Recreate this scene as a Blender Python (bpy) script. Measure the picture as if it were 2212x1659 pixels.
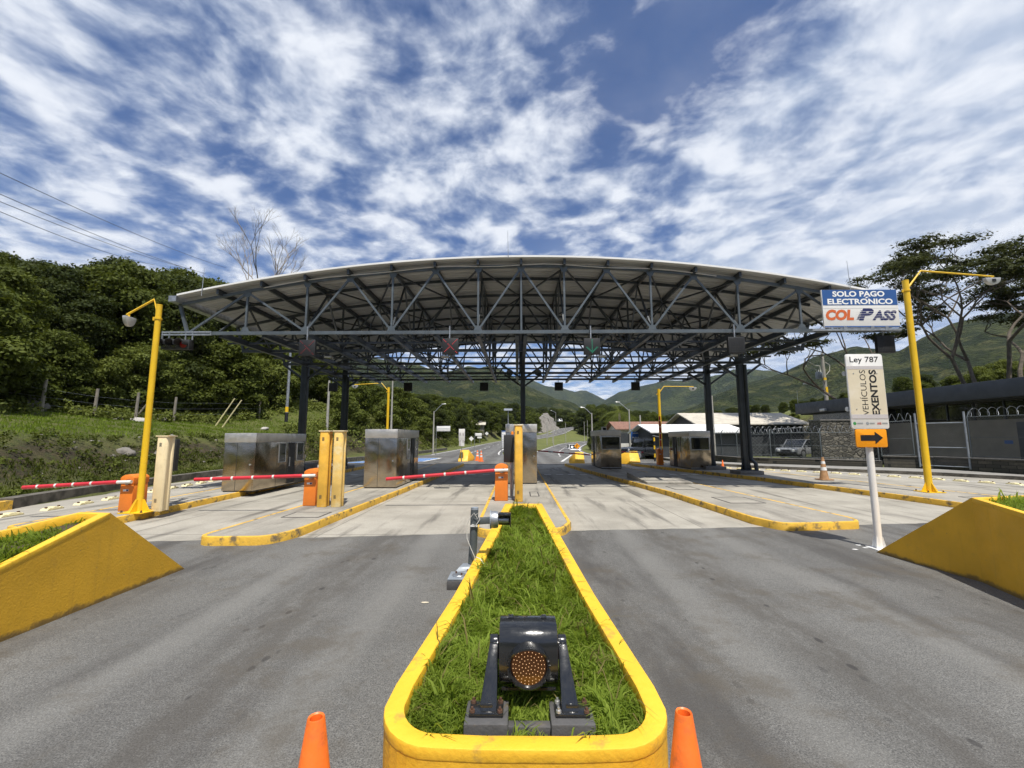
import bpy, math, random
import numpy as np
from mathutils import Vector, Matrix
R = math.radians
SC = bpy.context.scene
for o in list(bpy.data.objects): bpy.data.objects.remove(o)
COL = SC.collection

# ------------------------------------------------------------------ camera
cam = bpy.data.cameras.new("camera"); camo = bpy.data.objects.new("camera", cam); COL.objects.link(camo)
cam.sensor_fit = 'HORIZONTAL'; cam.sensor_width = 36
cam.lens = 18 / (1106 / 940)
cam.clip_start = 0.05; cam.clip_end = 12000
_p, _y, _r = R(7.0), R(-.7), R(-.1)
_F = Vector((math.sin(_y)*math.cos(_p), math.cos(_y)*math.cos(_p), math.sin(_p)))
_rt = _F.cross(Vector((0, 0, 1))).normalized(); _up = _rt.cross(_F)
_R2 = _rt*math.cos(_r) + _up*math.sin(_r); _U2 = -_rt*math.sin(_r) + _up*math.cos(_r)
mw = Matrix((_R2, _U2, -_F)).transposed().to_4x4(); mw.translation = (0, 0, 1.8)
camo.matrix_world = mw
SC.camera = camo
SC.view_settings.view_transform = 'Standard'; SC.view_settings.look = 'None'
SC.view_settings.gamma = 1; SC.view_settings.exposure = 0.38
SC.render.engine = 'CYCLES'

# ------------------------------------------------------------------ sun
SUN = Vector((.12, -.45, 1)).normalized()
SUN_EL = math.asin(SUN.z); SUN_AZ = math.atan2(SUN.x, SUN.y)
sl = bpy.data.lights.new("sun", 'SUN'); sl.energy = 4.4; sl.angle = R(.5); sl.color = (1, .95, .87)
so = bpy.data.objects.new("sun", sl); COL.objects.link(so)
so.rotation_euler = SUN.to_track_quat('Z', 'Y').to_euler()

# ------------------------------------------------------------------ node helpers
class NT:
    def __init__(s, nt): s.nt = nt; s.n = nt.nodes; s.l = nt.links
    def new(s, t, **k):
        n = s.n.new(t)
        for a, b in k.items(): setattr(n, a, b)
        return n
    def set(s, sock, v):
        if hasattr(v, 'is_output') or isinstance(v, bpy.types.NodeSocket): s.l.new(v, sock)
        elif v is not None:
            if hasattr(sock.default_value, '__len__') and hasattr(v, '__len__') and len(v) == 3 and len(sock.default_value) == 4: v = (*v, 1)
            sock.default_value = v
    def math(s, op, a, b=None, c=None, clamp=False):
        n = s.new('ShaderNodeMath', operation=op); n.use_clamp = clamp
        s.set(n.inputs[0], a)
        if b is not None: s.set(n.inputs[1], b)
        if c is not None: s.set(n.inputs[2], c)
        return n.outputs[0]
    def vmath(s, op, a, b=None):
        n = s.new('ShaderNodeVectorMath', operation=op); s.set(n.inputs[0], a)
        if b is not None: s.set(n.inputs[1], b)
        return n.outputs[0]
    def noise(s, vec, scale, detail=4, rough=.55, dist=0, out=0):
        n = s.new('ShaderNodeTexNoise'); s.set(n.inputs['Vector'], vec)
        n.inputs['Scale'].default_value = scale; n.inputs['Detail'].default_value = detail
        n.inputs['Roughness'].default_value = rough; n.inputs['Distortion'].default_value = dist
        return n.outputs[out]
    def voro(s, vec, scale, out=0, feature='F1', rand=1):
        n = s.new('ShaderNodeTexVoronoi', feature=feature); s.set(n.inputs['Vector'], vec)
        n.inputs['Scale'].default_value = scale; n.inputs['Randomness'].default_value = rand
        return n.outputs[out]
    def mapr(s, v, a, b, c=0., d=1., smooth=True):
        n = s.new('ShaderNodeMapRange'); n.interpolation_type = 'SMOOTHSTEP' if smooth else 'LINEAR'
        s.set(n.inputs[0], v)
        for i, q in enumerate((a, b, c, d)): s.set(n.inputs[i+1], q)
        return n.outputs[0]
    def mix(s, f, a, b, mode='MIX'):
        n = s.new('ShaderNodeMix', data_type='RGBA', blend_type=mode)
        s.set(n.inputs[0], f); s.set(n.inputs[6], a); s.set(n.inputs[7], b)
        return n.outputs[2]
    def scalev(s, vec, xyz):
        n = s.new('ShaderNodeMapping'); s.set(n.inputs[0], vec); n.inputs['Scale'].default_value = xyz
        return n.outputs[0]
    def bump(s, h, strength=.3, dist=.01):
        n = s.new('ShaderNodeBump'); n.inputs['Strength'].default_value = strength; n.inputs['Distance'].default_value = dist
        s.set(n.inputs['Height'], h); return n.outputs[0]

# ------------------------------------------------------------------ world: sky with broken cloud
W = bpy.data.worlds.new("World"); SC.world = W; W.use_nodes = True
w = NT(W.node_tree); w.n.clear()
geo = w.new('ShaderNodeNewGeometry')
sky = w.new('ShaderNodeTexSky', sky_type='NISHITA'); sky.sun_disc = False
sky.sun_elevation = SUN_EL; sky.sun_rotation = SUN_AZ; sky.altitude = 900; sky.air_density = 1.0; sky.dust_density = .3; sky.ozone_density = 4
bg1 = w.new('ShaderNodeBackground'); bg1.inputs[1].default_value = .070
w.l.new(w.mix(1.0, sky.outputs[0], (.58, .86, 1.22), 'MULTIPLY'), bg1.inputs[0])
tc = w.new('ShaderNodeTexCoord')
d = tc.outputs['Generated']
sep = w.new('ShaderNodeSeparateXYZ'); w.l.new(d, sep.inputs[0])
zz = w.math('ADD', w.math('MAXIMUM', sep.outputs[2], 0.0), .10)
px = w.math('DIVIDE', sep.outputs[0], zz); py = w.math('DIVIDE', sep.outputs[1], zz)
cmb = w.new('ShaderNodeCombineXYZ'); w.l.new(px, cmb.inputs[0]); w.l.new(py, cmb.inputs[1])
P = cmb.outputs[0]
warp = w.vmath('SCALE', w.vmath('SUBTRACT', w.noise(P, 1.3, 3, out=1), (.5, .5, .5)), None)
warp.node.inputs['Scale'].default_value = .28
Pw = w.vmath('ADD', P, warp)
rot = w.new('ShaderNodeMapping'); w.l.new(Pw, rot.inputs[0]); rot.inputs['Rotation'].default_value = (0, 0, R(-14)); rot.inputs['Scale'].default_value = (1.0, .62, 1)
big = w.noise(rot.outputs[0], 1.5, 5, .55)
rot2 = w.new('ShaderNodeMapping'); w.l.new(Pw, rot2.inputs[0]); rot2.inputs['Rotation'].default_value = (0, 0, R(24)); rot2.inputs['Scale'].default_value = (1.0, .95, 1)
puff = w.noise(rot2.outputs[0], 6.0, 7, .52, .08)
fine = w.noise(Pw, 14, 6, .6)
def blob(cx, cy, r, amp):
    dx = w.math('SUBTRACT', px, cx); dy = w.math('SUBTRACT', py, cy)
    q = w.math('ADD', w.math('MULTIPLY', dx, dx), w.math('MULTIPLY', dy, dy))
    return w.math('MULTIPLY', w.math('EXPONENT', w.math('DIVIDE', q, -r*r)), amp)
BL = [(.34, 1.0, .19, -.26), (.42, .78, .20, -.18), (1.25, 1.0, .60, .22), (.95, 1.9, .6, .12), (.1, 2.4, .45, -.08), (-1.0, 2.6, .7, .03),
      (-.9, .95, .5, .05), (-.35, 1.2, .2, .05), (1.9, 2.2, .7, .14), (-2.4, 2.2, 1.0, .12), (.9, 4.5, 1.2, .05)]
den = w.math('MULTIPLY', big, .42)
rmask = w.mapr(px, .35, 1.25, 0, .75)
puffm = w.math('ADD', w.math('MULTIPLY', puff, w.math('SUBTRACT', 1.0, rmask)), w.math('MULTIPLY', w.noise(P, 1.1, 5, .5), rmask))
den = w.math('ADD', den, w.math('MULTIPLY', puffm, .86))
den = w.math('ADD', den, w.math('MULTIPLY', fine, .24))
for b in BL: den = w.math('ADD', den, blob(*b))
cov = w.mapr(den, .585, .95, 0, .97)
# soft thin veil to the right
veil = w.mapr(w.math('ADD', w.noise(P, .8, 3), w.math('MULTIPLY', px, .06)), .42, .80, 0, .30)
cov = w.math('MAXIMUM', cov, veil)
cov = w.math('MAXIMUM', cov, w.math('MULTIPLY', w.mapr(px, .65, 1.6), w.mapr(w.noise(P, .9, 4), .34, .62, .45, .92)))
shade = w.mapr(w.math('ADD', w.math('MULTIPLY', puff, .8), w.math('MULTIPLY', fine, .2)), .36, .66)
lift = w.mapr(den, .66, .98)
ccol = w.mix(w.math('MULTIPLY', shade, 1.0), (.34, .42, .56), (.76, .79, .84))
ccol = w.mix(w.math('MULTIPLY', lift, .25), ccol, (.52, .55, .62))
bg2 = w.new('ShaderNodeBackground'); w.l.new(ccol, bg2.inputs[0]); bg2.inputs[1].default_value = 1.0
mxs = w.new('ShaderNodeMixShader'); w.l.new(cov, mxs.inputs[0]); w.l.new(bg1.outputs[0], mxs.inputs[1]); w.l.new(bg2.outputs[0], mxs.inputs[2])
wo = w.new('ShaderNodeOutputWorld'); w.l.new(mxs.outputs[0], wo.inputs[0])

# ------------------------------------------------------------------ materials
MATS = {}
def newmat(name):
    m = bpy.data.materials.new(name); m.use_nodes = True; t = NT(m.node_tree)
    b = [n for n in t.n if n.type == 'BSDF_PRINCIPLED'][0]
    MATS[name] = m
    return m, t, b
def objc(t): return t.new('ShaderNodeTexCoord').outputs['Object']
def mat(name, col, rough=.5, metal=0., var=.15, vs=3., dirt=None, damt=.5, ds=4., dth=(.55, .75), bs=40., bstr=.1, spec=None, coat=0, fine=0.):
    m, t, b = newmat(name); v = objc(t)
    n = t.noise(v, vs, 4)
    c2 = tuple(max(0, x*(1-var)) for x in col); c3 = tuple(min(1, x*(1+var)) for x in col)
    c = t.mix(t.mapr(n, .3, .7), c2, c3)
    if fine: c = t.mix(t.mapr(t.noise(v, 180, 2), .35, .65, 0, fine), c, tuple(x*.6 for x in col))
    if dirt: c = t.mix(t.mapr(t.noise(v, ds, 7, .65), dth[0], dth[1], 0, damt), c, dirt)
    t.set(b.inputs['Base Color'], c); b.inputs['Metallic'].default_value = metal
    t.set(b.inputs['Roughness'], t.mapr(t.noise(v, vs*2.3, 3), .3, .7, max(0, rough-.08), min(1, rough+.08)))
    if bstr: t.set(b.inputs['Normal'], t.bump(t.noise(v, bs, 4), bstr, .01))
    if coat: b.inputs['Coat Weight'].default_value = coat
    if spec is not None: b.inputs['Specular IOR Level'].default_value = spec
    return m
YEL = (.80, .46, .028)
mat('yellow_paint', YEL, .55, var=.05, vs=2.5, dirt=(.26, .17, .06), damt=.6, ds=7, dth=(.56, .70), bs=22, bstr=.55)
mat('yellow_wall', (.74, .41, .025), .6, var=.09, vs=2.0, dirt=(.45, .26, .05), damt=.4, ds=5, dth=(.55, .78), bs=45, bstr=.35)
def _wear(name):
    m = MATS[name]; t = NT(m.node_tree); b = [n for n in t.n if n.type == 'BSDF_PRINCIPLED'][0]; v = objc(t)
    old = b.inputs['Base Color'].links[0].from_socket; s = t.new('ShaderNodeSeparateXYZ'); t.l.new(v, s.inputs[0])
    z = t.math('ADD', s.outputs[2], t.math('MULTIPLY', t.noise(v, 5, 6, .65), -.16))
    c = t.mix(t.mapr(z, -.01, -.065, 0, .8), old, (.10, .075, .04))
    c = t.mix(t.mapr(t.noise(t.scalev(v, (7, 7, .5)), 1.2, 5, .6), .56, .74, 0, .35), c, (.50, .27, .03))
    ch = t.voro(v, 7.0); c = t.mix(t.mapr(t.math('ADD', ch, t.math('MULTIPLY', t.noise(v, 30, 3), .10)), .105, .085, 0, .7), c, (.35, .22, .07))
    t.l.new(c, b.inputs['Base Color'])
_wear('yellow_wall')
mat('fence_wire', (.16, .165, .17), .5, .4, var=.2)
mat('kerb_yellow', (.72, .43, .05), .7, var=.10, vs=4, dirt=(.11, .095, .07), damt=.92, ds=5, dth=(.50, .66), bs=30, bstr=.8)
mat('pole_yellow', (.80, .50, .02), .4, var=.06, dirt=(.35, .2, .03), damt=.4, ds=8, dth=(.6, .75))
mat('pillar_yellow', (.78, .44, .06), .42, var=.14, vs=3, dirt=(.78, .66, .36), damt=.5, ds=3.5, dth=(.55, .8))
mat('pillar_cream', (.80, .66, .40), .45, var=.06, vs=3, dirt=(.5, .36, .14), damt=.4, ds=5)
mat('orange_cabinet', (.78, .22, .028), .42, var=.05, vs=4, dirt=(.4, .14, .03), damt=.25, ds=7)
mat('orange_cone', (.88, .17, .022), .42, var=.07, vs=8, dirt=(.30, .09, .04), damt=.7, ds=7, dth=(.5, .68), bs=60, bstr=.12)
mat('orange_sign', (.90, .34, .01), .4, var=.03)
mat('arm_red', (.58, .03, .045), .4, var=.1, dirt=(.3, .03, .03), damt=.4, ds=12)
mat('arm_white', (.72, .70, .65), .45, var=.05)
mat('steel_grey', (.045, .054, .063), .42, .25, var=.15, vs=2, dirt=(.12, .11, .1), damt=.4, ds=5, bs=30, bstr=.05)  # grey steel darkened to put the canopy interior's shade into the colour
mat('column_grey', (.036, .045, .054), .42, .2, var=.15, vs=2, bstr=.05)
mat('galvanised', (.42, .44, .46), .42, .75, var=.2, vs=8)
mat('pipe_grey', (.26, .29, .32), .45, .1, var=.15, vs=6, dirt=(.12, .1, .08), damt=.4, ds=9)
mat('post_grey', (.09, .105, .11), .5, .1, var=.15, vs=5, dirt=(.18, .17, .15), damt=.4, ds=12, bs=60, bstr=.1)
mat('black_metal', (.014, .015, .016), .22, .0, var=.2, vs=5, coat=.5)
mat('black_matte', (.02, .021, .022), .6, var=.2)
mat('dark_panel', (.012, .013, .015), .6, var=.15)
mat('dark_glass', (.012, .014, .015), .06, .0, var=.1, bstr=0, spec=.8)
mat('white_paint', (.76, .76, .74), .45, var=.04, dirt=(.4, .38, .34), damt=.35, ds=8)
mat('sign_white', (.80, .79, .76), .4, var=.02)
mat('sign_cream', (.70, .62, .46), .45, var=.05, vs=3, dirt=(.78, .74, .66), damt=.5, ds=3)
mat('sign_blue', (.03, .10, .30), .4, var=.05)
mat('text_black', (.012, .012, .014), .5, var=0, bstr=0)
mat('text_white', (.85, .85, .83), .5, var=0, bstr=0)
mat('text_orange', (.62, .13, .03), .5, var=0, bstr=0)
mat('text_navy', (.015, .02, .10), .5, var=0, bstr=0)
mat('text_green', (.05, .28, .08), .5, var=0, bstr=0)
mat('text_red', (.5, .05, .03), .5, var=0, bstr=0)
mat('text_grey', (.3, .32, .34), .5, var=0, bstr=0)
mat('concrete_block', (.19, .18, .165), .8, var=.15, vs=5, dirt=(.07, .065, .06), damt=.5, ds=6, bs=40, bstr=.4)
mat('concrete_pole', (.36, .345, .31), .8, var=.12, vs=3, dirt=(.14, .13, .11), damt=.5, ds=6, bs=30, bstr=.3)
mat('base_block', (.085, .083, .082), .6, var=.15, vs=9, dirt=(.16, .13, .10), damt=.6, ds=12, bs=60, bstr=.3)
mat('rusty_bolt', (.13, .07, .045), .7, .4, var=.3, vs=60)
mat('steel_bolt', (.6, .6, .58), .35, .8)
mat('wall_beige', (.20, .18, .145), .85, var=.08, vs=1.5)
mat('wall_dark', (.035, .04, .045), .7, var=.15)
mat('wall_white', (.60, .58, .54), .85, var=.08, dirt=(.3, .27, .22), damt=.5, ds=2)
mat('fascia_grey', (.045, .052, .062), .55, .1, var=.1, vs=1.2)
mat('roof_white', (.82, .82, .80), .5, var=.03, vs=1)
mat('roof_beige', (.50, .46, .38), .7, var=.12, vs=1.5, dirt=(.22, .19, .15), damt=.5, ds=2)
mat('roof_tile', (.22, .115, .08), .85, var=.35, vs=6, dirt=(.12, .07, .05), damt=.6, ds=6, bs=12, bstr=.8)
mat('rubber', (.02, .02, .02), .7)
mat('car_white', (.75, .75, .76), .25, coat=.6, var=.02)
mat('car_silver', (.22, .23, .24), .25, coat=.6, var=.02)
mat('pillar_worn', (.78, .52, .15), .42, var=.16, vs=3, dirt=(.80, .70, .42), damt=.8, ds=2.5, dth=(.45, .7))
mat('steel_lit', (.105, .125, .14), .42, .25, var=.15, vs=2, dirt=(.15, .13, .11), damt=.4, ds=7, bs=30, bstr=.05)  # same steel in a lighter tone, painted as sunlit for the front truss
mat('car_black', (.015, .017, .02), .25, coat=.6, var=.05)
mat('bark', (.10, .082, .062), .9, var=.3, vs=4, dirt=(.18, .16, .12), damt=.6, ds=6, bs=14, bstr=.8)
mat('bark_pale', (.26, .23, .20), .9, var=.2, vs=4, bs=14, bstr=.6)
mat('fence_wood', (.24, .215, .18), .9, var=.2, vs=6, bs=20, bstr=.5)
mat('rock', (.20, .185, .165), .9, var=.25, vs=2, dirt=(.07, .07, .05), damt=.6, ds=3, bs=6, bstr=.9)
mat('cable_white', (.62, .60, .55), .5, var=.1)
mat('cable_dark', (.10, .10, .11), .6)
mat('soil', (.06, .045, .028), .95, var=.3, vs=6, bs=20, bstr=.8)
mat('separator_cream', (.74, .66, .38), .6, var=.12, vs=8, dirt=(.3, .26, .18), damt=.5, ds=10)
mat('lamp_metal', (.52, .52, .50), .4, .5, var=.1)
mat('screed_line', (.08, .075, .07), .9)
mat('road_white', (.62, .61, .58), .8, var=.12, vs=3, dirt=(.25, .24, .22), damt=.6, ds=5)
mat('road_blue', (.05, .17, .42), .8, var=.12, vs=2)

def emis(name, col, st, base=(.02, .02, .02)):
    m, t, b = newmat(name); b.inputs['Base Color'].default_value = (*base, 1)
    b.inputs['Emission Color'].default_value = (*col, 1); b.inputs['Emission Strength'].default_value = st
    b.inputs['Roughness'].default_value = .3
emis('led_faint', (1, .05, .06), .18); emis('led_red', (1, .05, .06), .55); emis('led_green', (.05, .9, .5), .22); emis('led_amber', (1, .60, .30), 1.5)
emis('amber_lens', (1, .3, .05), .03, (.085, .034, .005)); emis('beacon_amber', (1, .3, .03), .05, (.75, .22, .02))
emis('signal_red', (.5, .01, .01), .04, (.12, .004, .004))

def m_stainless():
    m, t, b = newmat('stainless'); v = objc(t)
    b.inputs['Metallic'].default_value = 1
    n = t.noise(t.scalev(v, (1, 1, 30)), 6, 3)
    t.set(b.inputs['Base Color'], t.mix(t.mapr(n, .3, .7), (.39, .33, .25), (.50, .435, .345)))  # warm tint in the base colour imitates brown surroundings reflected in the booths
    t.set(b.inputs['Roughness'], t.mapr(t.noise(v, 3, 4), .3, .7, .14, .26))
    h = t.math('ADD', t.noise(v, 1.6, 1), t.math('MULTIPLY', n, .02))
    t.set(b.inputs['Normal'], t.bump(h, .9, .05))
m_stainless()
mat('stainless_band', (.60, .585, .55), .5, .85, var=.06, vs=4, bstr=.04)

def m_asphalt():
    m, t, b = newmat('asphalt'); v = objc(t)
    spk = t.voro(v, 95); g = t.noise(v, 85, 4, .75)
    base = t.mix(t.mapr(t.noise(v, .5, 5, .6), .3, .7), (.150, .147, .136), (.208, .204, .188))
    c = t.mix(t.mapr(g, .40, .56), t.mix(.75, base, (.035, .035, .035)), base)
    c = t.mix(t.mapr(t.voro(v, 60, 1), .86, .90, 0, .0), c, (.4, .4, .38))
    # pale stones
    vr = t.new('ShaderNodeTexVoronoi'); t.set(vr.inputs['Vector'], v); vr.inputs['Scale'].default_value = 130
    sp = t.new('ShaderNodeSeparateColor'); t.l.new(vr.outputs['Color'], sp.inputs[0])
    c = t.mix(t.math('MULTIPLY', t.mapr(sp.outputs[0], .70, .80), t.mapr(vr.outputs[0], .40, .25, 0, .75)), c, (.32, .315, .30))
    c = t.mix(t.mapr(t.noise(v, 22, 5, .7), .36, .60, .32, 0), c, (.05, .049, .046))
    c = t.mix(t.mapr(t.noise(v, 7, 6, .7), .55, .72, 0, .35), c, (.21, .205, .185))
    # long tyre and oil bands running along the lanes
    sx = t.new('ShaderNodeSeparateXYZ'); t.l.new(v, sx.inputs[0])
    lane = t.math('ADD', sx.outputs[0], t.math('MULTIPLY', t.noise(v, .22, 2), 1.1))
    band = t.new('ShaderNodeTexNoise'); band.noise_dimensions = '1D'; t.set(band.inputs['W'], lane); band.inputs['Scale'].default_value = .85; band.inputs['Detail'].default_value = 2
    brk = t.noise(t.scalev(v, (1.2, .35, 1)), 1.4, 6, .65)
    c = t.mix(t.math('MULTIPLY', t.mapr(band.outputs[0], .47, .62), t.mapr(brk, .36, .62, .08, .78)), c, (.052, .048, .044))
    trk = None
    for lx in (-2.25, 2.6, -6.6, 8.2):
        dx = t.math('ABSOLUTE', t.math('SUBTRACT', t.math('ADD', sx.outputs[0], t.math('MULTIPLY', t.noise(v, .5, 2), .5)), lx+.25))
        k = t.mapr(dx, .55, .05); trk = k if trk is None else t.math('MAXIMUM', trk, k)
    c = t.mix(t.math('MULTIPLY', trk, t.mapr(t.noise(t.scalev(v, (1.6, .6, 1)), 2.4, 7, .7), .36, .60, .12, .62)), c, (.062, .055, .046))
    wl = None
    for lx in (-3.1, -1.5, 1.9, 3.7):
        dx = t.math('ABSOLUTE', t.math('SUBTRACT', t.math('ADD', sx.outputs[0], t.math('MULTIPLY', t.noise(v, .35, 2), .35)), lx+.17))
        k = t.mapr(dx, .28, .06); wl = k if wl is None else t.math('MAXIMUM', wl, k)
    c = t.mix(t.math('MULTIPLY', wl, .22), c, (.24, .235, .215))
    # drip spots
    vs = t.new('ShaderNodeTexVoronoi'); t.set(vs.inputs['Vector'], t.scalev(v, (1, .55, 1))); vs.inputs['Scale'].default_value = 5.2
    w2 = t.math('ADD', vs.outputs[0], t.math('MULTIPLY', t.noise(v, 14, 3), .12))
    c = t.mix(t.math('MULTIPLY', t.mapr(w2, .24, .17), t.math('MULTIPLY', t.math('MAXIMUM', t.math('MULTIPLY', trk, 1.0), t.mapr(band.outputs[0], .46, .60, .06, .6)), t.mapr(t.noise(v, 2.2, 3), .36, .50, 0, .9))), c, (.038, .036, .034))
    c = t.mix(t.mapr(t.noise(v, .9, 8, .7), .50, .66, 0, .6), c, (.085, .072, .054))
    t.set(b.inputs['Base Color'], c); b.inputs['Roughness'].default_value = .82
    t.set(b.inputs['Normal'], t.bump(t.math('ADD', g, t.math('MULTIPLY', spk, -.8)), .55, .006))
m_asphalt()
def m_concrete(name, a, c_, joints=True, stain=.75):
    m, t, b = newmat(name); v = objc(t)
    base = t.mix(t.mapr(t.noise(v, .7, 6, .62), .3, .7), a, c_)
    base = t.mix(t.mapr(t.noise(v, 30, 4, .7), .35, .65, 0, .35), base, tuple(x*.72 for x in a))
    st = t.noise(t.scalev(v, (1.3, .13, 1)), 1.7, 6, .6)
    c = t.mix(t.mapr(st, .50, .70, 0, stain), base, (.085, .078, .068))
    c = t.mix(t.mapr(t.noise(v, 2.3, 8, .7), .58, .75, 0, .45), c, (.12, .105, .085))
    if joints:
        br = t.new('ShaderNodeTexBrick'); t.set(br.inputs['Vector'], v); br.inputs['Scale'].default_value = 1
        br.inputs['Mortar Size'].default_value = .012; br.inputs['Brick Width'].default_value = 3.7; br.inputs['Row Height'].default_value = 4.2; br.offset = 0
        br.inputs['Color1'].default_value = br.inputs['Color2'].default_value = (1, 1, 1, 1); br.inputs['Mortar'].default_value = (.45, .45, .45, 1)
        c = t.mix(1.0, c, br.outputs[0], 'MULTIPLY')
    t.set(b.inputs['Base Color'], c); b.inputs['Roughness'].default_value = .85
    t.set(b.inputs['Normal'], t.bump(t.noise(v, 60, 4), .3, .006))
m_concrete('concrete', (.30, .280, .235), (.44, .412, .35))
m_concrete('island_concrete', (.25, .235, .20), (.42, .39, .33), False, .6)
m_concrete('pavement_concrete', (.24, .23, .21), (.32, .31, .28), False, .3)
def m_kerb():
    m, t, b = newmat('kerb_dark'); v = objc(t)
    c = t.mix(t.mapr(t.noise(v, 3, 6, .65), .35, .65), (.06, .055, .045), (.16, .145, .12))
    t.set(b.inputs['Base Color'], c); b.inputs['Roughness'].default_value = .9
    t.set(b.inputs['Normal'], t.bump(t.noise(v, 25, 4), .5, .01))
m_kerb()
def m_ground():
    m, t, b = newmat('ground_grass'); v = objc(t)
    c = t.mix(t.mapr(t.noise(v, .35, 6, .6), .3, .7), (.100, .130, .020), (.180, .200, .042))
    c = t.mix(t.mapr(t.noise(v, 3.2, 7, .7), .40, .68, 0, .75), c, (.15, .135, .045))
    c = t.mix(t.mapr(t.noise(v, 18, 4, .7), .42, .66, 0, .6), c, (.035, .050, .010))
    g = t.new('ShaderNodeNewGeometry'); s = t.new('ShaderNodeSeparateXYZ'); t.l.new(g.outputs['Normal'], s.inputs[0])
    steep = t.mapr(t.math('ADD', s.outputs[2], t.math('MULTIPLY', t.noise(v, 1.6, 5), .25)), 1.04, .90)
    earth = t.mix(t.mapr(t.noise(v, 2.2, 7, .7), .35, .65), (.045, .034, .016), (.105, .080, .040))
    earth = t.mix(t.mapr(t.noise(v, 4.5, 6, .65), .50, .62, 0, .85), earth, (.045, .060, .013))
    c = t.mix(steep, c, earth)
    t.set(b.inputs['Base Color'], c); b.inputs['Roughness'].default_value = .95
    t.set(b.inputs['Normal'], t.bump(t.noise(v, 7, 8, .75), 1.0, .22))
m_ground()
def m_hill(name, c1, c2, c3, sc=1.):
    m, t, b = newmat(name); v = objc(t)
    vw = t.vmath('ADD', v, t.vmath('MULTIPLY', t.noise(v, .02*sc, 3, out=1), (30/sc, 30/sc, 30/sc)))
    c = t.mix(t.mapr(t.noise(vw, .011*sc, 7, .62), .42, .60), c1, c2)
    c = t.mix(t.mapr(t.noise(vw, .022*sc, 6, .65), .54, .66, 0, .75), c, c3)
    cell = t.voro(v, .16*sc); c = t.mix(t.mapr(cell, .3, .95, 0, .7), c, tuple(x*.32 for x in c1))
    c = t.mix(t.mapr(t.noise(v, .35*sc, 5, .7), .45, .65, 0, .45), c, tuple(x*.45 for x in c1))
    t.set(b.inputs['Base Color'], c); b.inputs['Roughness'].default_value = .95; b.inputs['Specular IOR Level'].default_value = .15
    t.set(b.inputs['Normal'], t.bump(t.math('SUBTRACT', t.noise(v, .05*sc, 7, .7), t.math('MULTIPLY', cell, .35)), 1.0, 14/sc))
m_hill('hill_near', (.020, .032, .010), (.062, .074, .022), (.115, .112, .042), 2.0)
m_hill('hill_far', (.024, .040, .020), (.062, .080, .030), (.105, .115, .05), 1.0)

def m_leaf(name, c1, c2, tr=.25, hue=.5):
    m, t, b = newmat(name)
    g = t.new('ShaderNodeNewGeometry'); oi = t.new('ShaderNodeObjectInfo')
    f = t.math('ADD', t.math('MULTIPLY', g.outputs['Random Per Island'], .7), t.math('MULTIPLY', oi.outputs['Random'], .3))
    c = t.mix(f, c1, c2)
    v = objc(t)
    c = t.mix(t.mapr(t.noise(v, .9, 2), .35, .65, 0, .55), c, tuple(x*.55 for x in c1))
    t.set(b.inputs['Base Color'], c); b.inputs['Roughness'].default_value = .6; b.inputs['Specular IOR Level'].default_value = .10
    tl = t.new('ShaderNodeBsdfTranslucent'); t.set(tl.inputs[0], t.mix(.5, c, (c2[0]*1.2, c2[1]*1.2, c2[2]*.5)))
    ms = t.new('ShaderNodeMixShader'); ms.inputs[0].default_value = tr
    out = [n for n in t.n if n.type == 'OUTPUT_MATERIAL'][0]
    t.l.new(b.outputs[0], ms.inputs[1]); t.l.new(tl.outputs[0], ms.inputs[2]); t.l.new(ms.outputs[0], out.inputs[0])
m_leaf('leaf_dark', (.033, .048, .013), (.090, .108, .027))
m_leaf('leaf_mid', (.055, .074, .012), (.135, .160, .030))
m_leaf('leaf_light', (.085, .112, .020), (.190, .215, .050))
m_leaf('leaf_olive', (.045, .055, .020), (.095, .105, .045))
m_leaf('grass_blade', (.125, .195, .020), (.33, .42, .070), .50)
m_leaf('grass_dry', (.14, .12, .04), (.24, .20, .08), .3)

def m_roofunder():
    m, t, b = newmat('roof_sheet'); v = objc(t)
    s = t.new('ShaderNodeSeparateXYZ'); t.l.new(v, s.inputs[0])
    fr = t.math('FRACT', t.math('DIVIDE', s.outputs[1], 1.0))
    seam = t.mapr(fr, .955, .975)
    rib = t.math('SINE', t.math('MULTIPLY', s.outputs[1], 2*math.pi/.25))
    c = t.mix(t.mapr(t.noise(v, .6, 3), .3, .7), (.37, .375, .37), (.46, .465, .455))
    c = t.mix(t.math('MULTIPLY', seam, .6), c, (.12, .12, .12))
    t.set(b.inputs['Base Color'], c); b.inputs['Roughness'].default_value = .5
    t.set(b.inputs['Normal'], t.bump(rib, .6, .03))
m_roofunder()
def m_stonewall():
    m, t, b = newmat('stone_wall'); v = objc(t)
    vo = t.new('ShaderNodeTexVoronoi'); t.set(vo.inputs['Vector'], t.scalev(v, (1, 1, 1.8))); vo.inputs['Scale'].default_value = 3.2
    e = t.voro(t.scalev(v, (1, 1, 1.8)), 3.2, 0, 'DISTANCE_TO_EDGE')
    s = t.new('ShaderNodeSeparateColor'); t.l.new(vo.outputs['Color'], s.inputs[0])
    c = t.mix(s.outputs[0], (.07, .066, .056), (.20, .185, .15))
    c = t.mix(t.mapr(e, .0, .10, 1, 0), c, (.03, .028, .024))
    t.set(b.inputs['Base Color'], c); b.inputs['Roughness'].default_value = .9
    t.set(b.inputs['Normal'], t.bump(t.mapr(e, 0, .15), .9, .05))
m_stonewall()
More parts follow.
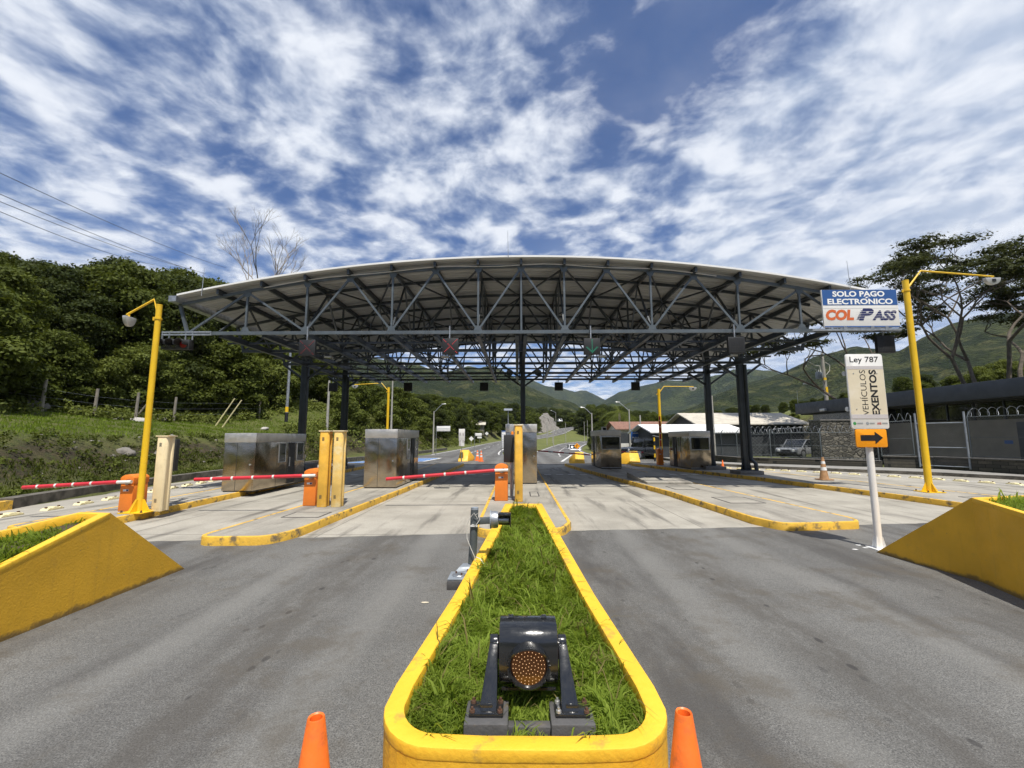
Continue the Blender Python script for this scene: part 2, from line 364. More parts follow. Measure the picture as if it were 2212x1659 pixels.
def m_blockwall():
    m, t, b = newmat('block_wall'); v = objc(t)
    s = t.new('ShaderNodeSeparateXYZ'); t.l.new(v, s.inputs[0])
    cb = t.new('ShaderNodeCombineXYZ'); t.set(cb.inputs[0], t.math('ADD', t.math('MULTIPLY', s.outputs[0], .6), s.outputs[1])); t.set(cb.inputs[1], s.outputs[2])
    br = t.new('ShaderNodeTexBrick'); t.set(br.inputs['Vector'], cb.outputs[0]); br.inputs['Scale'].default_value = 1
    br.inputs['Mortar Size'].default_value = .012; br.inputs['Brick Width'].default_value = .45; br.inputs['Row Height'].default_value = .16
    br.inputs['Color1'].default_value = (.12, .105, .08, 1); br.inputs['Color2'].default_value = (.06, .055, .045, 1); br.inputs['Mortar'].default_value = (.02, .02, .018, 1)
    c = t.mix(t.mapr(t.noise(v, 6, 5), .4, .7, 0, .6), br.outputs[0], (.05, .05, .04))
    t.set(b.inputs['Base Color'], c); b.inputs['Roughness'].default_value = .9
    t.set(b.inputs['Normal'], t.bump(br.outputs[1], -.6, .02))
m_blockwall()

# ------------------------------------------------------------------ mesh helpers
class MB:
    def __init__(s): s.v = []; s.f = []
    def add(s, vs, fs):
        o = len(s.v); s.v += [tuple(q) for q in vs]; s.f += [tuple(i+o for i in f) for f in fs]; return s
    def hexa(s, b, t):
        return s.add(list(b)+list(t), [(3, 2, 1, 0), (4, 5, 6, 7), (0, 1, 5, 4), (1, 2, 6, 5), (2, 3, 7, 6), (3, 0, 4, 7)])
    def box(s, x0, x1, y0, y1, z0, z1):
        return s.hexa([(x0, y0, z0), (x1, y0, z0), (x1, y1, z0), (x0, y1, z0)], [(x0, y0, z1), (x1, y0, z1), (x1, y1, z1), (x0, y1, z1)])
    def bar(s, p0, p1, w_, h_=None, up=(0, 0, 1)):
        h_ = h_ or w_; p0 = Vector(p0); p1 = Vector(p1); d_ = (p1-p0).normalized(); u = Vector(up)
        if abs(d_.dot(u)) > .98: u = Vector((0, 1, 0))
        a = d_.cross(u).normalized(); b = a.cross(d_)
        c = [(-1, -1), (1, -1), (1, 1), (-1, 1)]
        B = [p0+a*(i*w_/2)+b*(j*h_/2) for i, j in c]; T = [p1+a*(i*w_/2)+b*(j*h_/2) for i, j in c]
        return s.hexa(B, T)
    def tube(s, pts, rad, n=8, cap=True):
        pts = [Vector(p) for p in pts]; rs = rad if hasattr(rad, '__len__') else [rad]*len(pts)
        o = len(s.v); prev = None
        for i, p in enumerate(pts):
            d_ = (pts[min(i+1, len(pts)-1)]-pts[max(i-1, 0)]).normalized()
            if prev is None:
                a = d_.cross(Vector((0, 0, 1)) if abs(d_.z) < .95 else Vector((1, 0, 0))).normalized()
            else:
                a = (prev - d_*prev.dot(d_)).normalized()
            prev = a; b = d_.cross(a)
            for k in range(n):
                t_ = 2*math.pi*k/n; s.v.append(tuple(p+(a*math.cos(t_)+b*math.sin(t_))*rs[i]))
        for i in range(len(pts)-1):
            for k in range(n):
                k2 = (k+1) % n
                s.f.append((o+i*n+k, o+i*n+k2, o+(i+1)*n+k2, o+(i+1)*n+k))
        if cap:
            s.f.append(tuple(o+k for k in reversed(range(n)))); s.f.append(tuple(o+(len(pts)-1)*n+k for k in range(n)))
        return s
    def cyl(s, p0, p1, r0, r1=None, n=16): return s.tube([p0, p1], [r0, r0 if r1 is None else r1], n)
    def lathe(s, prof, c=(0, 0, 0), n=24, axis='z'):
        o = len(s.v)
        for r_, h_ in prof:
            for k in range(n):
                t_ = 2*math.pi*k/n; q = (r_*math.cos(t_), r_*math.sin(t_), h_)
                if axis == 'y': q = (q[0], h_, q[1])
                if axis == 'x': q = (h_, q[0], q[1])
                s.v.append((c[0]+q[0], c[1]+q[1], c[2]+q[2]))
        for i in range(len(prof)-1):
            for k in range(n):
                k2 = (k+1) % n; s.f.append((o+i*n+k, o+i*n+k2, o+(i+1)*n+k2, o+(i+1)*n+k))
        return s
    def prism(s, poly, z0, z1):
        n = len(poly)
        return s.add([(x, y, z0) for x, y in poly]+[(x, y, z1) for x, y in poly],
                     [tuple(reversed(range(n))), tuple(range(n, 2*n))]+[(i, (i+1) % n, n+(i+1) % n, n+i) for i in range(n)])
    def prism_y(s, poly, y0, y1):
        n = len(poly)
        return s.add([(x, y0, z) for x, z in poly]+[(x, y1, z) for x, z in poly],
                     [tuple(range(n)), tuple(reversed(range(n, 2*n)))]+[((i+1) % n, i, n+i, n+(i+1) % n) for i in range(n)])
    def prism_x(s, poly, x0, x1):
        n = len(poly)
        return s.add([(x0, y, z) for y, z in poly]+[(x1, y, z) for y, z in poly],
                     [tuple(range(n)), tuple(reversed(range(n, 2*n)))]+[((i+1) % n, i, n+i, n+(i+1) % n) for i in range(n)])
    def ring_prism(s, outer, inner, z0, z1):
        n = len(outer)
        vs = [(x, y, z0) for x, y in outer]+[(x, y, z1) for x, y in outer]+[(x, y, z1) for x, y in inner]+[(x, y, z0) for x, y in inner]
        fs = []
        for i in range(n):
            j = (i+1) % n
            fs += [(i, j, n+j, n+i), (n+i, n+j, 2*n+j, 2*n+i), (2*n+i, 2*n+j, 3*n+j, 3*n+i)]
        return s.add(vs, fs)
    def build(s, name, m, parent=None, smooth=False, bevel=0., off=None, label=None):
        me = bpy.data.meshes.new(name)
        if off is None and parent is not None and parent.get('_w'): off = parent.location
        vs = s.v if off is None else [(a-off[0], b-off[1], c-off[2]) for a, b, c in s.v]
        me.from_pydata(vs, [], s.f); me.materials.append(MATS[m] if isinstance(m, str) else m)
        import bmesh
        bm = bmesh.new(); bm.from_mesh(me); bmesh.ops.recalc_face_normals(bm, faces=bm.faces)
        if bevel:
            bmesh.ops.bevel(bm, geom=[e for e in bm.edges if len(e.link_faces) == 2 and e.calc_face_angle(0) > .5], offset=bevel, segments=2, affect='EDGES', profile=.5, clamp_overlap=True)
        bm.to_mesh(me); bm.free()
        if smooth or bevel:
            me.shade_smooth()
            try: me.set_sharp_from_angle(angle=R(38))
            except Exception: pass
        o = bpy.data.objects.new(name, me); COL.objects.link(o)
        if parent is not None: o.parent = parent
        if label: o['label'] = label
        return o
def tag(o, label=None, cat=None, group=None, kind=None):
    if label: o['label'] = label
    if cat: o['category'] = cat
    if group: o['group'] = group
    if kind: o['kind'] = kind
    return o
def thing(name, label, cat, loc=(0, 0, 0), rz=0, group=None, world=False):
    o = bpy.data.objects.new(name, None); COL.objects.link(o); o.location = loc; o.rotation_euler = (0, 0, rz); o.empty_display_size = .2
    if world: o['_w'] = 1
    return tag(o, label, cat, group)
def dup(root, loc=None, rz=None, label=None, group=None, scale=None):
    def rec(o, par):
        c = o.copy(); COL.objects.link(c); c.parent = par
        for ch in o.children: rec(ch, c)
        return c
    r_ = rec(root, None)
    if loc is not None: r_.location = loc
    if rz is not None: r_.rotation_euler = (0, 0, rz)
    if scale is not None: r_.scale = scale
    if label: r_['label'] = label
    if group: r_['group'] = group
    return r_
def fast_mesh(name, V, Fq, m, parent=None, smooth=False):
    V = np.asarray(V, dtype=np.float32); Fq = np.asarray(Fq, dtype=np.int32); k = Fq.shape[1]
    me = bpy.data.meshes.new(name); me.vertices.add(len(V)); me.vertices.foreach_set('co', V.ravel())
    me.loops.add(Fq.size); me.loops.foreach_set('vertex_index', Fq.ravel())
    me.polygons.add(len(Fq)); me.polygons.foreach_set('loop_start', np.arange(0, Fq.size, k, dtype=np.int32))
    me.polygons.foreach_set('loop_total', np.full(len(Fq), k, dtype=np.int32))
    me.update(calc_edges=True); me.validate()
    if isinstance(m, str): m = MATS[m]
    me.materials.append(m)
    if smooth: me.shade_smooth()
    o = bpy.data.objects.new(name, me); COL.objects.link(o)
    if parent is not None: o.parent = parent
    return o
def text(name, s, mat_, parent, x, z, y, w=None, h=None, shear=0, bold=0., rot=0, label=None, ext=.003):
    """flat lettering facing -Y, centred on (x, z) at depth y, fitted into w x h"""
    cu = bpy.data.curves.new('t', 'FONT'); cu.body = s; cu.size = 1; cu.shear = shear; cu.offset = bold; cu.extrude = 0; cu.resolution_u = 3
    to = bpy.data.objects.new('t', cu); COL.objects.link(to)
    dg = bpy.context.evaluated_depsgraph_get(); me = bpy.data.meshes.new_from_object(to.evaluated_get(dg))
    bpy.data.objects.remove(to)
    co = np.array([v.co[:] for v in me.vertices]); mn = co.min(0); mx = co.max(0); c = (mn+mx)/2; sz = mx-mn
    sx = (w/sz[0]) if w else None; sy = (h/sz[1]) if h else None
    sx = sx or sy; sy = sy or sx
    q = (co-c)*np.array([sx, sy, 1])
    cr, sr = math.cos(rot), math.sin(rot)
    out = [(x+a*cr-b*sr, y, z+a*sr+b*cr) for a, b, _ in q]
    fs = [tuple(p.vertices) for p in me.polygons]; bpy.data.meshes.remove(me)
    mb = MB(); mb.add(out, fs)
    me2 = bpy.data.meshes.new(name)
    off = parent.location if parent is not None and parent.get('_w') else (0, 0, 0)
    me2.from_pydata([(a-off[0], b-off[1], c_-off[2]) for a, b, c_ in mb.v], [], mb.f); me2.materials.append(MATS[mat_])
    o = bpy.data.objects.new(name, me2); COL.objects.link(o); o.parent = parent
    if label: o['label'] = label
    return o
def lerp_tab(tab, q):
    if q <= tab[0][0]: return tab[0][1]
    for (a, b), (c, d_) in zip(tab, tab[1:]):
        if q <= c: return b+(d_-b)*(q-a)/(c-a)
    return tab[-1][1]
def sstep(x, a, b):
    t_ = min(1, max(0, (x-a)/(b-a))); return t_*t_*(3-2*t_)
rnd = random.Random(7)

# ================================================================== SETTING
# road centre lines (x, y, z, half width)
ROAD_L = [(-4.6, 27, .0, 5.2), (-5.2, 38, 0, 4.4), (-5.6, 50, 0, 3.8), (-5.4, 65, .0, 3.6), (-4.4, 85, .25, 3.6), (-1.5, 105, .8, 3.6), (2.5, 125, 1.35, 3.6), (8, 145, 2.0, 3.6), (14, 163, 3.1, 3.6), (19, 180, 4.9, 3.6), (24, 196, 6.0, 3.6), (32, 210, 7.0, 3.6)]
ROAD_R = [(3.3, 27, .0, 4.6), (3.9, 40, 0, 4.2), (4.8, 52, -.05, 3.5), (6.6, 68, -.25, 3.3), (9.6, 88, -.15, 3.3), (13.5, 105, .3, 3.3), (22, 122, .8, 3.3), (36, 138, 1.2, 3.3)]
def dense(tab, step=2.):
    out = []
    for a, b in zip(tab, tab[1:]):
        n = max(1, int(math.hypot(b[0]-a[0], b[1]-a[1])/step))
        for i in range(n): out.append(tuple(a[k]+(b[k]-a[k])*i/n for k in range(4)))
    return out+[tab[-1]]
def smoothp(tab, it=6):
    a = np.array(tab)
    for _ in range(it): a[1:-1] = (a[:-2]+2*a[1:-1]+a[2:])/4
    return [tuple(q) for q in a]
RL = smoothp(dense(ROAD_L)); RR = smoothp(dense(ROAD_R))
RA = np.array(RL+RR)
FOOT = [(-60, -12.2), (8, -13.0), (12, -13.3), (21, -14.4), (30, -13.6), (42, -11.8), (52, -11), (65, -10.6), (85, -9.8), (105, -7), (125, -3), (145, 2.5), (163, 8.5), (180, 13), (205, 14), (260, 6), (300, 0)]
def nz(x, y, s=1.):
    return (math.sin(x*.9*s+1.3)*math.cos(y*.7*s+.4)+.6*math.sin(x*1.9*s-y*1.3*s+2)+.4*math.sin(y*3.1*s+x*.6*s)+.3*math.sin(x*4.3*s+y*3.7*s))/2.3
def H(x, y):
    xf = lerp_tab(FOOT, y); d_ = xf-x; left = -50
    if d_ > -1:
        k = sstep(y, 30, 46)      # past the plaza the cut is steeper
        b = lerp_tab([(-1, -.3), (0, .02), (.5, .14), (1.2, .28), (2.1, .95), (3.1, 1.72), (3.9, 2.02), (6, 2.35), (9.0, 2.85), (11, 3.3), (16, 4.6), (30, 7.6), (60, 12), (150, 26), (400, 60)], d_)
        b2 = lerp_tab([(-1, -.1), (0, .1), (1, .5), (4, 2.8), (9, 5.0), (16, 6.6), (30, 9.0), (60, 13), (150, 27), (400, 60)], d_)
        left = b*(1-k)+b2*k + nz(x, y, 1.2)*.13*sstep(d_, .8, 2.)+nz(x, y, .25)*.5*sstep(d_, 10, 18)
    ah = lerp_tab([(0, 0), (60, 0), (100, .5), (130, 1.3), (165, 2.4), (205, 4.5), (260, 6), (330, 8), (500, 11), (700, 15)], y)
    right = 4.6*sstep(x, 29.5, 35)+max(0, x-35)*.10
    h = max(left, max(ah, right) if x > 4 else ah)
    if x > 6.5: h -= 1.0*math.exp(-((x-12)/5)**2-((y-76)/16)**2)
    # behind the camera stays level
    if y < 4: h = max(left, 0) if x < 0 else (right if x > 29 else 0)
    h0 = h
    if y > 24:
        dd = np.hypot(RA[:, 0]-x, RA[:, 1]-y); i = int(dd.argmin()); q = RA[i]
        wgt = 1-sstep(dd[i], q[3]+.6, q[3]+6)
        h = h*(1-wgt)+q[2]*wgt
    else: wgt = 0
    # plaza
    inpl = (y < 40) and x > xf+.3 and x < 30
    if inpl: h = h*(1-(1 if y < 34 else 1-sstep(y, 34, 40)))
    if wgt > 0 or inpl: h -= .07*max(wgt, 1 if inpl else 0)
    return h
def axis(a, b, near, far, c=0, r_=40):
    out = []; x = a
    while x < b:
        out.append(x); x += near if abs(x-c) < r_ else min(far, near+(abs(x-c)-r_)*.10)
    out.append(b); return out
gx = axis(-420, 420, .6, 14, -6, 24); gy = axis(-60, 620, .7, 16, 32, 26)
V = [(x, y, H(x, y)) for y in gy for x in gx]; nx = len(gx)
Fq = [(j*nx+i, j*nx+i+1, (j+1)*nx+i+1, (j+1)*nx+i) for j in range(len(gy)-1) for i in range(nx-1)]
g = fast_mesh('ground', V, Fq, 'ground_grass', smooth=True); tag(g, kind='structure')
# the land beyond, reaching the horizon
mb = MB(); mb.add([(-6000, -6000, -3), (6000, -6000, -3), (6000, 9000, -3), (-6000, 9000, -3)], [(0, 1, 2, 3)])
tag(mb.build('terrain', 'hill_far'), kind='structure')

def ribbon(name, tab, m, dz=.0, l=-1., r_=1., kind=True):
    vs = []; fs = []
    for i, q in enumerate(tab):
        a = tab[max(0, i-1)]; b = tab[min(len(tab)-1, i+1)]
        t_ = Vector((b[0]-a[0], b[1]-a[1], 0)).normalized(); n_ = Vector((t_.y, -t_.x, 0))
        for s in (l, r_):
            vs.append((q[0]+n_.x*s*q[3], q[1]+n_.y*s*q[3], q[2]+dz))
    for i in range(len(tab)-1): fs.append((2*i, 2*i+1, 2*i+3, 2*i+2))
    mb_ = MB().add(vs, fs); o = mb_.build(name, m)
    if kind: tag(o, kind='structure')
    return o
# plaza: asphalt apron, concrete slab, asphalt exit
KERB_R = [(23, -40), (22.6, 6), (21.5, 14.5), (20.96, 18.63), (19.64, 20.76), (17, 23.1), (14.2, 25.5), (12.2, 28.5), (11.6, 33), (12, 40)]
def kr(y): return lerp_tab([(b, a) for a, b in KERB_R], y)
JN0 = [(-14.5, 7.6), (-6.5, 7.83), (-3.29, 8.2), (1.23, 8.77), (3.33, 8.96), (8.41, 9.51), (24, 11.0)]
JN = [(x, lerp_tab(JN0, x)+.035*nz(x*6, 3)+.02*nz(x*19, 7)) for x in np.arange(-14.5, 24.01, .15)]
def strip(poly): return poly
ap = MB(); ap.prism([(-15, -45), (24, -45)]+[(x, y) for x, y in reversed(JN)], -.3, .0); tag(ap.build('asphalt_apron', 'asphalt'), kind='structure')
cc = MB(); cc.prism(JN+[(21.6, 14.5), (21, 18.6), (19.7, 20.8), (17.1, 23.1), (14.3, 25.5), (12.4, 29.4), (-14.2, 29.4), (-14.6, 21)], -.3, -.002)
tag(cc.build('concrete_pavement', 'concrete'), kind='structure')
ex = MB(); ex.prism([(-14.2, 29.4), (12.3, 29.4), (11.8, 33), (10.6, 38), (8.6, 44.5), (.4, 44.5), (-.6, 38), (-1.4, 44.5), (-9.8, 44.5), (-11.5, 36)], -.3, 0)
tag(ex.build('asphalt_road', 'asphalt'), kind='structure')
ribbon('road', [q for q in RL if q[1] > 40], 'asphalt', .012)
ribbon('road', [q for q in RR if q[1] > 40], 'asphalt', .008)
def edge_line(name, tab, off, wd, y0=0, y1=1e9, dashed=None):
    tb = [q for q in tab if y0 < q[1] < y1]; vs = []; fs = []; acc = 0
    for i in range(len(tb)-1):
        a, b = tb[i], tb[i+1]; t_ = Vector((b[0]-a[0], b[1]-a[1], 0)); L = t_.length; t_.normalize(); n_ = Vector((t_.y, -t_.x, 0))
        acc += L
        if dashed and (acc % dashed) > dashed*.4: continue
        o = len(vs)
        for q, s in ((a, -1), (a, 1), (b, 1), (b, -1)):
            k = off*q[3]+s*wd/2; vs.append((q[0]+n_.x*k, q[1]+n_.y*k, q[2]+.018))
        fs.append((o, o+1, o+2, o+3))
    if vs: tag(MB().add(vs, fs).build(name, 'road_white'), kind='structure')
edge_line('road_marking', RL, -.88, .16, 44); edge_line('road_marking', RL, .88, .16, 44); edge_line('road_marking', RL, 0, .14, 46, 400, 6)
edge_line('road_marking', RR, -.88, .16, 46); edge_line('road_marking', RR, .88, .16, 44); edge_line('road_marking', RR, 0, .14, 40, 400, 6)
mk = MB()
for x0, x1, cnt in ((-3.1, -1.0, 3), (1.3, 4.2, 5), (6.8, 9.6, 5), (-8.2, -5.5, 4)):
    for i in range(cnt):
        a = x0+(x1-x0)*i/cnt; mk.box(a, a+.34, 21.45, 21.8, .0005, .0035)
mk.add([(13.05, 24.3, .003), (13.15, 24.4, .003), (18.2, 19.2, .003), (18.1, 19.1, .003)], [(0, 1, 2, 3)])
mk.add([(18.1, 19.1, .003), (18.2, 19.2, .003), (19.3, 13.0, .003), (19.2, 13.0, .003)], [(0, 1, 2, 3)])
mk.add([(19.2, 13.0, .003), (19.3, 13.0, .003), (19.5, 5, .003), (19.4, 5, .003)], [(0, 1, 2, 3)])
mk.add([(3.2, 33, .004), (3.4, 33, .004), (5.6, 45, .018), (5.4, 45, .018)], [(0, 1, 2, 3)])
tag(mk.build('road_marking', 'road_white'), kind='structure')
bz = MB(); bz.add([(-12.4, 31.5, .006), (-7.2, 33.5, .006), (-6.8, 38.5, .006), (-11.2, 38.0, .006)], [(0, 1, 2, 3)]); tag(bz.build('parking_marking', 'road_blue'), kind='structure')
bz = MB()
for a, b in (((-12.5, 31.2), (-7.1, 33.2)), ((-7.1, 33.2), (-6.7, 38.6)), ((-6.7, 38.6), (-11.4, 38.3)), ((-12, 33.4), (-7, 35.2)), ((-11.7, 35.6), (-6.9, 37.0))):
    v = Vector((b[0]-a[0], b[1]-a[1], 0)).normalized()*.12
    bz.add([(a[0]-v.y, a[1]+v.x, .012), (a[0]+v.y, a[1]-v.x, .012), (b[0]+v.y, b[1]-v.x, .012), (b[0]-v.y, b[1]+v.x, .012)], [(0, 1, 2, 3)])
tag(bz.build('road_marking', 'road_white'), kind='structure')

# kerbs along both sides
def polykerb(name, pts, w_, z0, z1, m, kind='structure', top=None):
    vs = []; n = len(pts)
    for i in range(n):
        a = Vector((*pts[max(0, i-1)], 0)); b = Vector((*pts[min(n-1, i+1)], 0)); t_ = (b-a).normalized(); nn = Vector((t_.y, -t_.x, 0))
        p = Vector((*pts[i], 0))
        for s, z in ((0, z0), (0, z1), (1, z1), (1, z0)): vs.append((p.x+nn.x*s*w_, p.y+nn.y*s*w_, z))
    fs = []
    for i in range(n-1):
        for k in range(3): fs.append((4*i+k, 4*i+k+1, 4*i+k+5, 4*i+k+4))
    fs.append((0, 1, 2, 3)); e = 4*(n-1); fs.append((e+3, e+2, e+1, e))
    o = MB().add(vs, fs).build(name, m); tag(o, kind=kind); return o
lk = [(-12.95, 11.3), (-13.22, 12.16), (-13.75, 15.06), (-14.22, 21.02), (-13.9, 27), (-13.0, 33), (-11.6, 42), (-11.0, 52), (-10.4, 65)]
polykerb('kerb', lk, -.38, -.05, .27, 'kerb_dark')
polykerb('kerb', [(-12.75, 6.0), (-12.8, 8), (-12.9, 11.25)], -.4, -.05, .22, 'kerb_yellow')
polykerb('kerb', list(reversed(KERB_R)), -.18, -.05, .15, 'kerb_dark')
sw = MB()
sd = [(x+.18, y) for x, y in KERB_R]; so_ = [(24.6, -40), (24.2, 6), (22.9, 14.5), (22.2, 18.8), (21.6, 22.9), (19.6, 24.6), (15.4, 27.6), (13.8, 29.6), (12.9, 33), (13.2, 40)]
for i in range(len(sd)-1):
    sw.hexa([(*sd[i], -.1), (*so_[i], -.1), (*so_[i+1], -.1), (*sd[i+1], -.1)], [(*sd[i], .147), (*so_[i], .147), (*so_[i+1], .147), (*sd[i+1], .147)])
tag(sw.build('pavement', 'pavement_concrete'), kind='structure')

# ------------------------------------------------------------------ traffic islands
def inset(poly, k):
    n = len(poly); out = []
    for i in range(n):
        p0, p1, p2 = (Vector(poly[(i-1) % n]), Vector(poly[i]), Vector(poly[(i+1) % n]))
        d1 = (p1-p0).normalized(); d2 = (p2-p1).normalized(); n1 = Vector((-d1.y, d1.x)); n2 = Vector((-d2.y, d2.x))
        b = (n1+n2); b = b/max(.3, b.length_squared)*2
        out.append(tuple(p1+b*k*.5*1.0))
    return out
def chamf(poly, r_=.28, n=3):
    out = []; m_ = len(poly)
    for i in range(m_):
        p0, p1, p2 = (Vector(poly[(i-1) % m_]), Vector(poly[i]), Vector(poly[(i+1) % m_]))
        a = (p0-p1); b = (p2-p1); ang = a.angle(b)
        if ang > R(160): out.append(tuple(p1)); continue
        k = min(r_, a.length*.4, b.length*.4); A = p1+a.normalized()*k; B = p1+b.normalized()*k
        for j in range(n+1):
            t_ = j/n; out.append(tuple((1-t_)**2*A+2*t_*(1-t_)*p1+t_*t_*B))
    return out
ISL = {
 1: [(-8.45, 8.3), (-8.40, 9.54), (-8.58, 14), (-8.78, 18), (-9.1, 28.6), (-10.9, 28.6), (-10.6, 19), (-9.85, 14), (-9.75, 8.3)],
 2: [(-4.25, 7.55), (-4.0, 8.1), (-3.94, 9.38), (-3.66, 16.24), (-3.42, 28.6), (-5.25, 28.6), (-5.2, 16), (-5.36, 10.5), (-5.47, 7.5)],
 3: [(.82, 8.2), (1.05, 8.84), (1.05, 20.07), (1.12, 27.8), (-.75, 27.8), (-.8, 15.03), (-.8, 8.34), (-.62, 8.1)],
 4: [(6.75, 8.92), (6.92, 9.3), (6.40, 17.0), (5.9, 28.3), (2.95, 28.3), (3.31, 24.43), (4.65, 13.8), (4.88, 9.41), (5.10, 8.70)],
 5: [(14.0, 9.6), (13.6, 12), (13.0, 16), (12.2, 20.5), (11.0, 25), (10.0, 28.6), (7.2, 28.6), (8.28, 24.37), (10.0, 18.55), (11.05, 12.5), (11.4, 9.4)]}
ILAB = {1: 'concrete traffic island with yellow kerb under the leftmost toll booth', 2: 'concrete traffic island with chamfered yellow nose and two yellow pillars',
        3: 'narrow central traffic island behind the grass planter', 4: 'wide traffic island with yellow nose left of the exempt vehicles sign',
        5: 'long dirty-kerbed island on the right carrying the tall yellow lamp pole'}
for k, poly in ISL.items():
    t = thing('traffic_island', ILAB[k], 'traffic island', (poly[0][0], poly[0][1], 0), 0, 'traffic islands between the toll lanes', True)
    pc = chamf(poly, .35, 4); inn = inset(pc, .15)
    MB().ring_prism(pc, inn, -.03, .15).build('kerb', 'kerb_yellow', t, bevel=.018)
    MB().prism(inn, -.03, .146).build('paving', 'island_concrete', t)
# access covers and thin cement lines on the islands
def cover(x0, x1, y0, y1, lab, z=.149):
    t = thing('access_cover', lab, 'access cover', ((x0+x1)/2, (y0+y1)/2, z), 0, 'access covers in the islands')
    hx, hy = (x1-x0)/2, (y1-y0)/2
    MB().ring_prism([(-hx, -hy), (hx, -hy), (hx, hy), (-hx, hy)], [(-hx+.03, -hy+.03), (hx-.03, -hy+.03), (hx-.03, hy-.03), (-hx+.03, hy-.03)], -.02, .006).build('frame', 'screed_line', t)
    MB().box(-hx+.032, hx-.032, -hy+.032, hy-.032, -.02, .003).build('lid', 'island_concrete', t)
cover(-4.95, -4.15, 9.3, 9.95, 'flat concrete cover in front of the two yellow pillars')
cover(-9.3, -8.75, 11.6, 12.6, 'flat concrete cover between the cream pillar and leftmost booth')
cover(.35, .62, 12.6, 13.6, 'small cover right of the central yellow pillar')
cover(5.35, 6.25, 11.3, 12.4, 'dark-edged cover near the nose of the wide right island')
cover(5.0, 5.8, 14.2, 15.1, 'second cover on the wide right island, before the raised pad')
cover(12.2, 13.2, 11.6, 12.5, 'cover on the right island in front of the yellow lamp pole')
t = thing('raised_slab', 'low raised concrete slab with a slot on the wide right island', 'concrete slab', (5.35, 17, .146), 0)
MB().hexa([(-.75, -1.2, 0), (.85, -1.2, 0), (.65, 1.3, 0), (-.85, 1.3, 0)], [(-.75, -1.2, .07), (.85, -1.2, .07), (.65, 1.3, .22), (-.85, 1.3, .22)]).build('slab', 'island_concrete', t, bevel=.01)
MB().hexa([(-.45, -.15, .12), (.5, -.15, .12), (.5, .1, .13), (-.45, .1, .13)], [(-.45, -.15, .137), (.5, -.15, .137), (.5, .1, .152), (-.45, .1, .152)]).build('slot', 'screed_line', t)

# ------------------------------------------------------------------ planters
def planter(lab, top, tips, wedge_idx, kw=.15, rim=.10):
    """top: ccw list of (x, y, z); wedge between the two vertices wedge_idx sloping to tips"""
    c = Vector((sum(p[0] for p in top)/len(top), sum(p[1] for p in top)/len(top), 0))
    t = thing('planter', lab, 'planter', (c.x, c.y, 0), 0, 'yellow concrete planters at the lane entries', True)
    P2 = [(p[0], p[1]) for p in top]; I2 = inset(P2, kw); n = len(top)
    iz = [p[2] for p in top]
    cp = [(p[0], p[1], p[2]) for p in top]; ci = [(q[0], q[1], z) for q, z in zip(I2, iz)]
    # coping (a bright cap, slightly proud of the wall)
    O2 = inset(P2, -.006)
    vs = [(q[0], q[1], z) for q, z in zip(O2, iz)]+ci+[(q[0], q[1], z-.055) for q, z in zip(O2, iz)]+[(q[0], q[1], z-.12) for q, z in zip(I2, iz)]
    fs = []
    for i in range(n):
        j = (i+1) % n
        fs += [(i, j, n+j, n+i), (2*n+i, 2*n+j, j, i), (n+i, n+j, 3*n+j, 3*n+i), (2*n+j, 2*n+i, 3*n+i, 3*n+j)]
    MB().add(vs, fs).build('coping', 'yellow_paint', t, bevel=.008)
    w_ = MB()
    vs = [(x, y, z-.05) for x, y, z in cp]+[(x, y, -.02) for x, y, z in cp]
    w_.add(vs, [(n+i, n+(i+1) % n, (i+1) % n, i) for i in range(n)])
    a, b = wedge_idx; A, B = cp[a], cp[b]; ta, tb = tips
    w_.add([(A[0], A[1], A[2]-.001), (B[0], B[1], B[2]-.001), (A[0], A[1], -.02), (B[0], B[1], -.02), (ta[0], ta[1], -.02), (tb[0], tb[1], -.02)],
           [(0, 1, 5, 4), (0, 4, 2), (1, 3, 5), (2, 4, 5, 3)])
    w_.build('wall', 'yellow_wall', t)
    m_ = MB(); zi = [z-rim for z in iz]
    m_.add([(q[0], q[1], z) for q, z in zip(I2, zi)]+[(sum(q[0] for q in I2)/n, sum(q[1] for q in I2)/n, sum(zi)/n)], [(i, (i+1) % n, n) for i in range(n)])
    m_.build('soil', 'soil', t)
    return t, I2, zi
def plane_fit(I2, zi):
    A = np.array([(q[0], q[1], 1) for q in I2]); return np.linalg.lstsq(A, np.array(zi), rcond=None)[0]
# central one, narrow at the back, rounded at the front
def zc_(y): return .5+(y-2.18)*.1354
top = []
for x, y in [(.305, 5.65), (-.155, 5.65)]: top.append((x, y, zc_(y)))
lt = [(-.155, 5.65), (-.62, 2.22)]
arcL = [(-.632, 2.13), (-.618, 2.05), (-.575, 1.97), (-.50, 1.905), (-.40, 1.865), (-.25, 1.845)]
arcR = [(-x+.06, y) for x, y in reversed(arcL)]
arcL = [(-.375-.270*math.cos(R(a)), 2.295-.255*math.sin(R(a))) for a in range(6, 91, 12)]+[(-.16, 2.03)]; arcR = [(-x+.06, y) for x, y in reversed(arcL)]; pts = [(-.632, 2.42)]+arcL+arcR+[(.697, 2.42)]
top = [(.305, 5.65, zc_(5.65)), (-.155, 5.65, zc_(5.65))]+[(-.31, 4.5, zc_(4.5)), (-.466, 3.35, zc_(3.35))]+[(x, y, zc_(y)) for x, y in pts]+[(.56, 3.35, zc_(3.35)), (.432, 4.5, zc_(4.5))]
PL = [planter('yellow planter full of grass in the centre, holding the amber lamp', top, ((.34, 6.9), (-.19, 6.9)), (0, 1), kw=.185)]
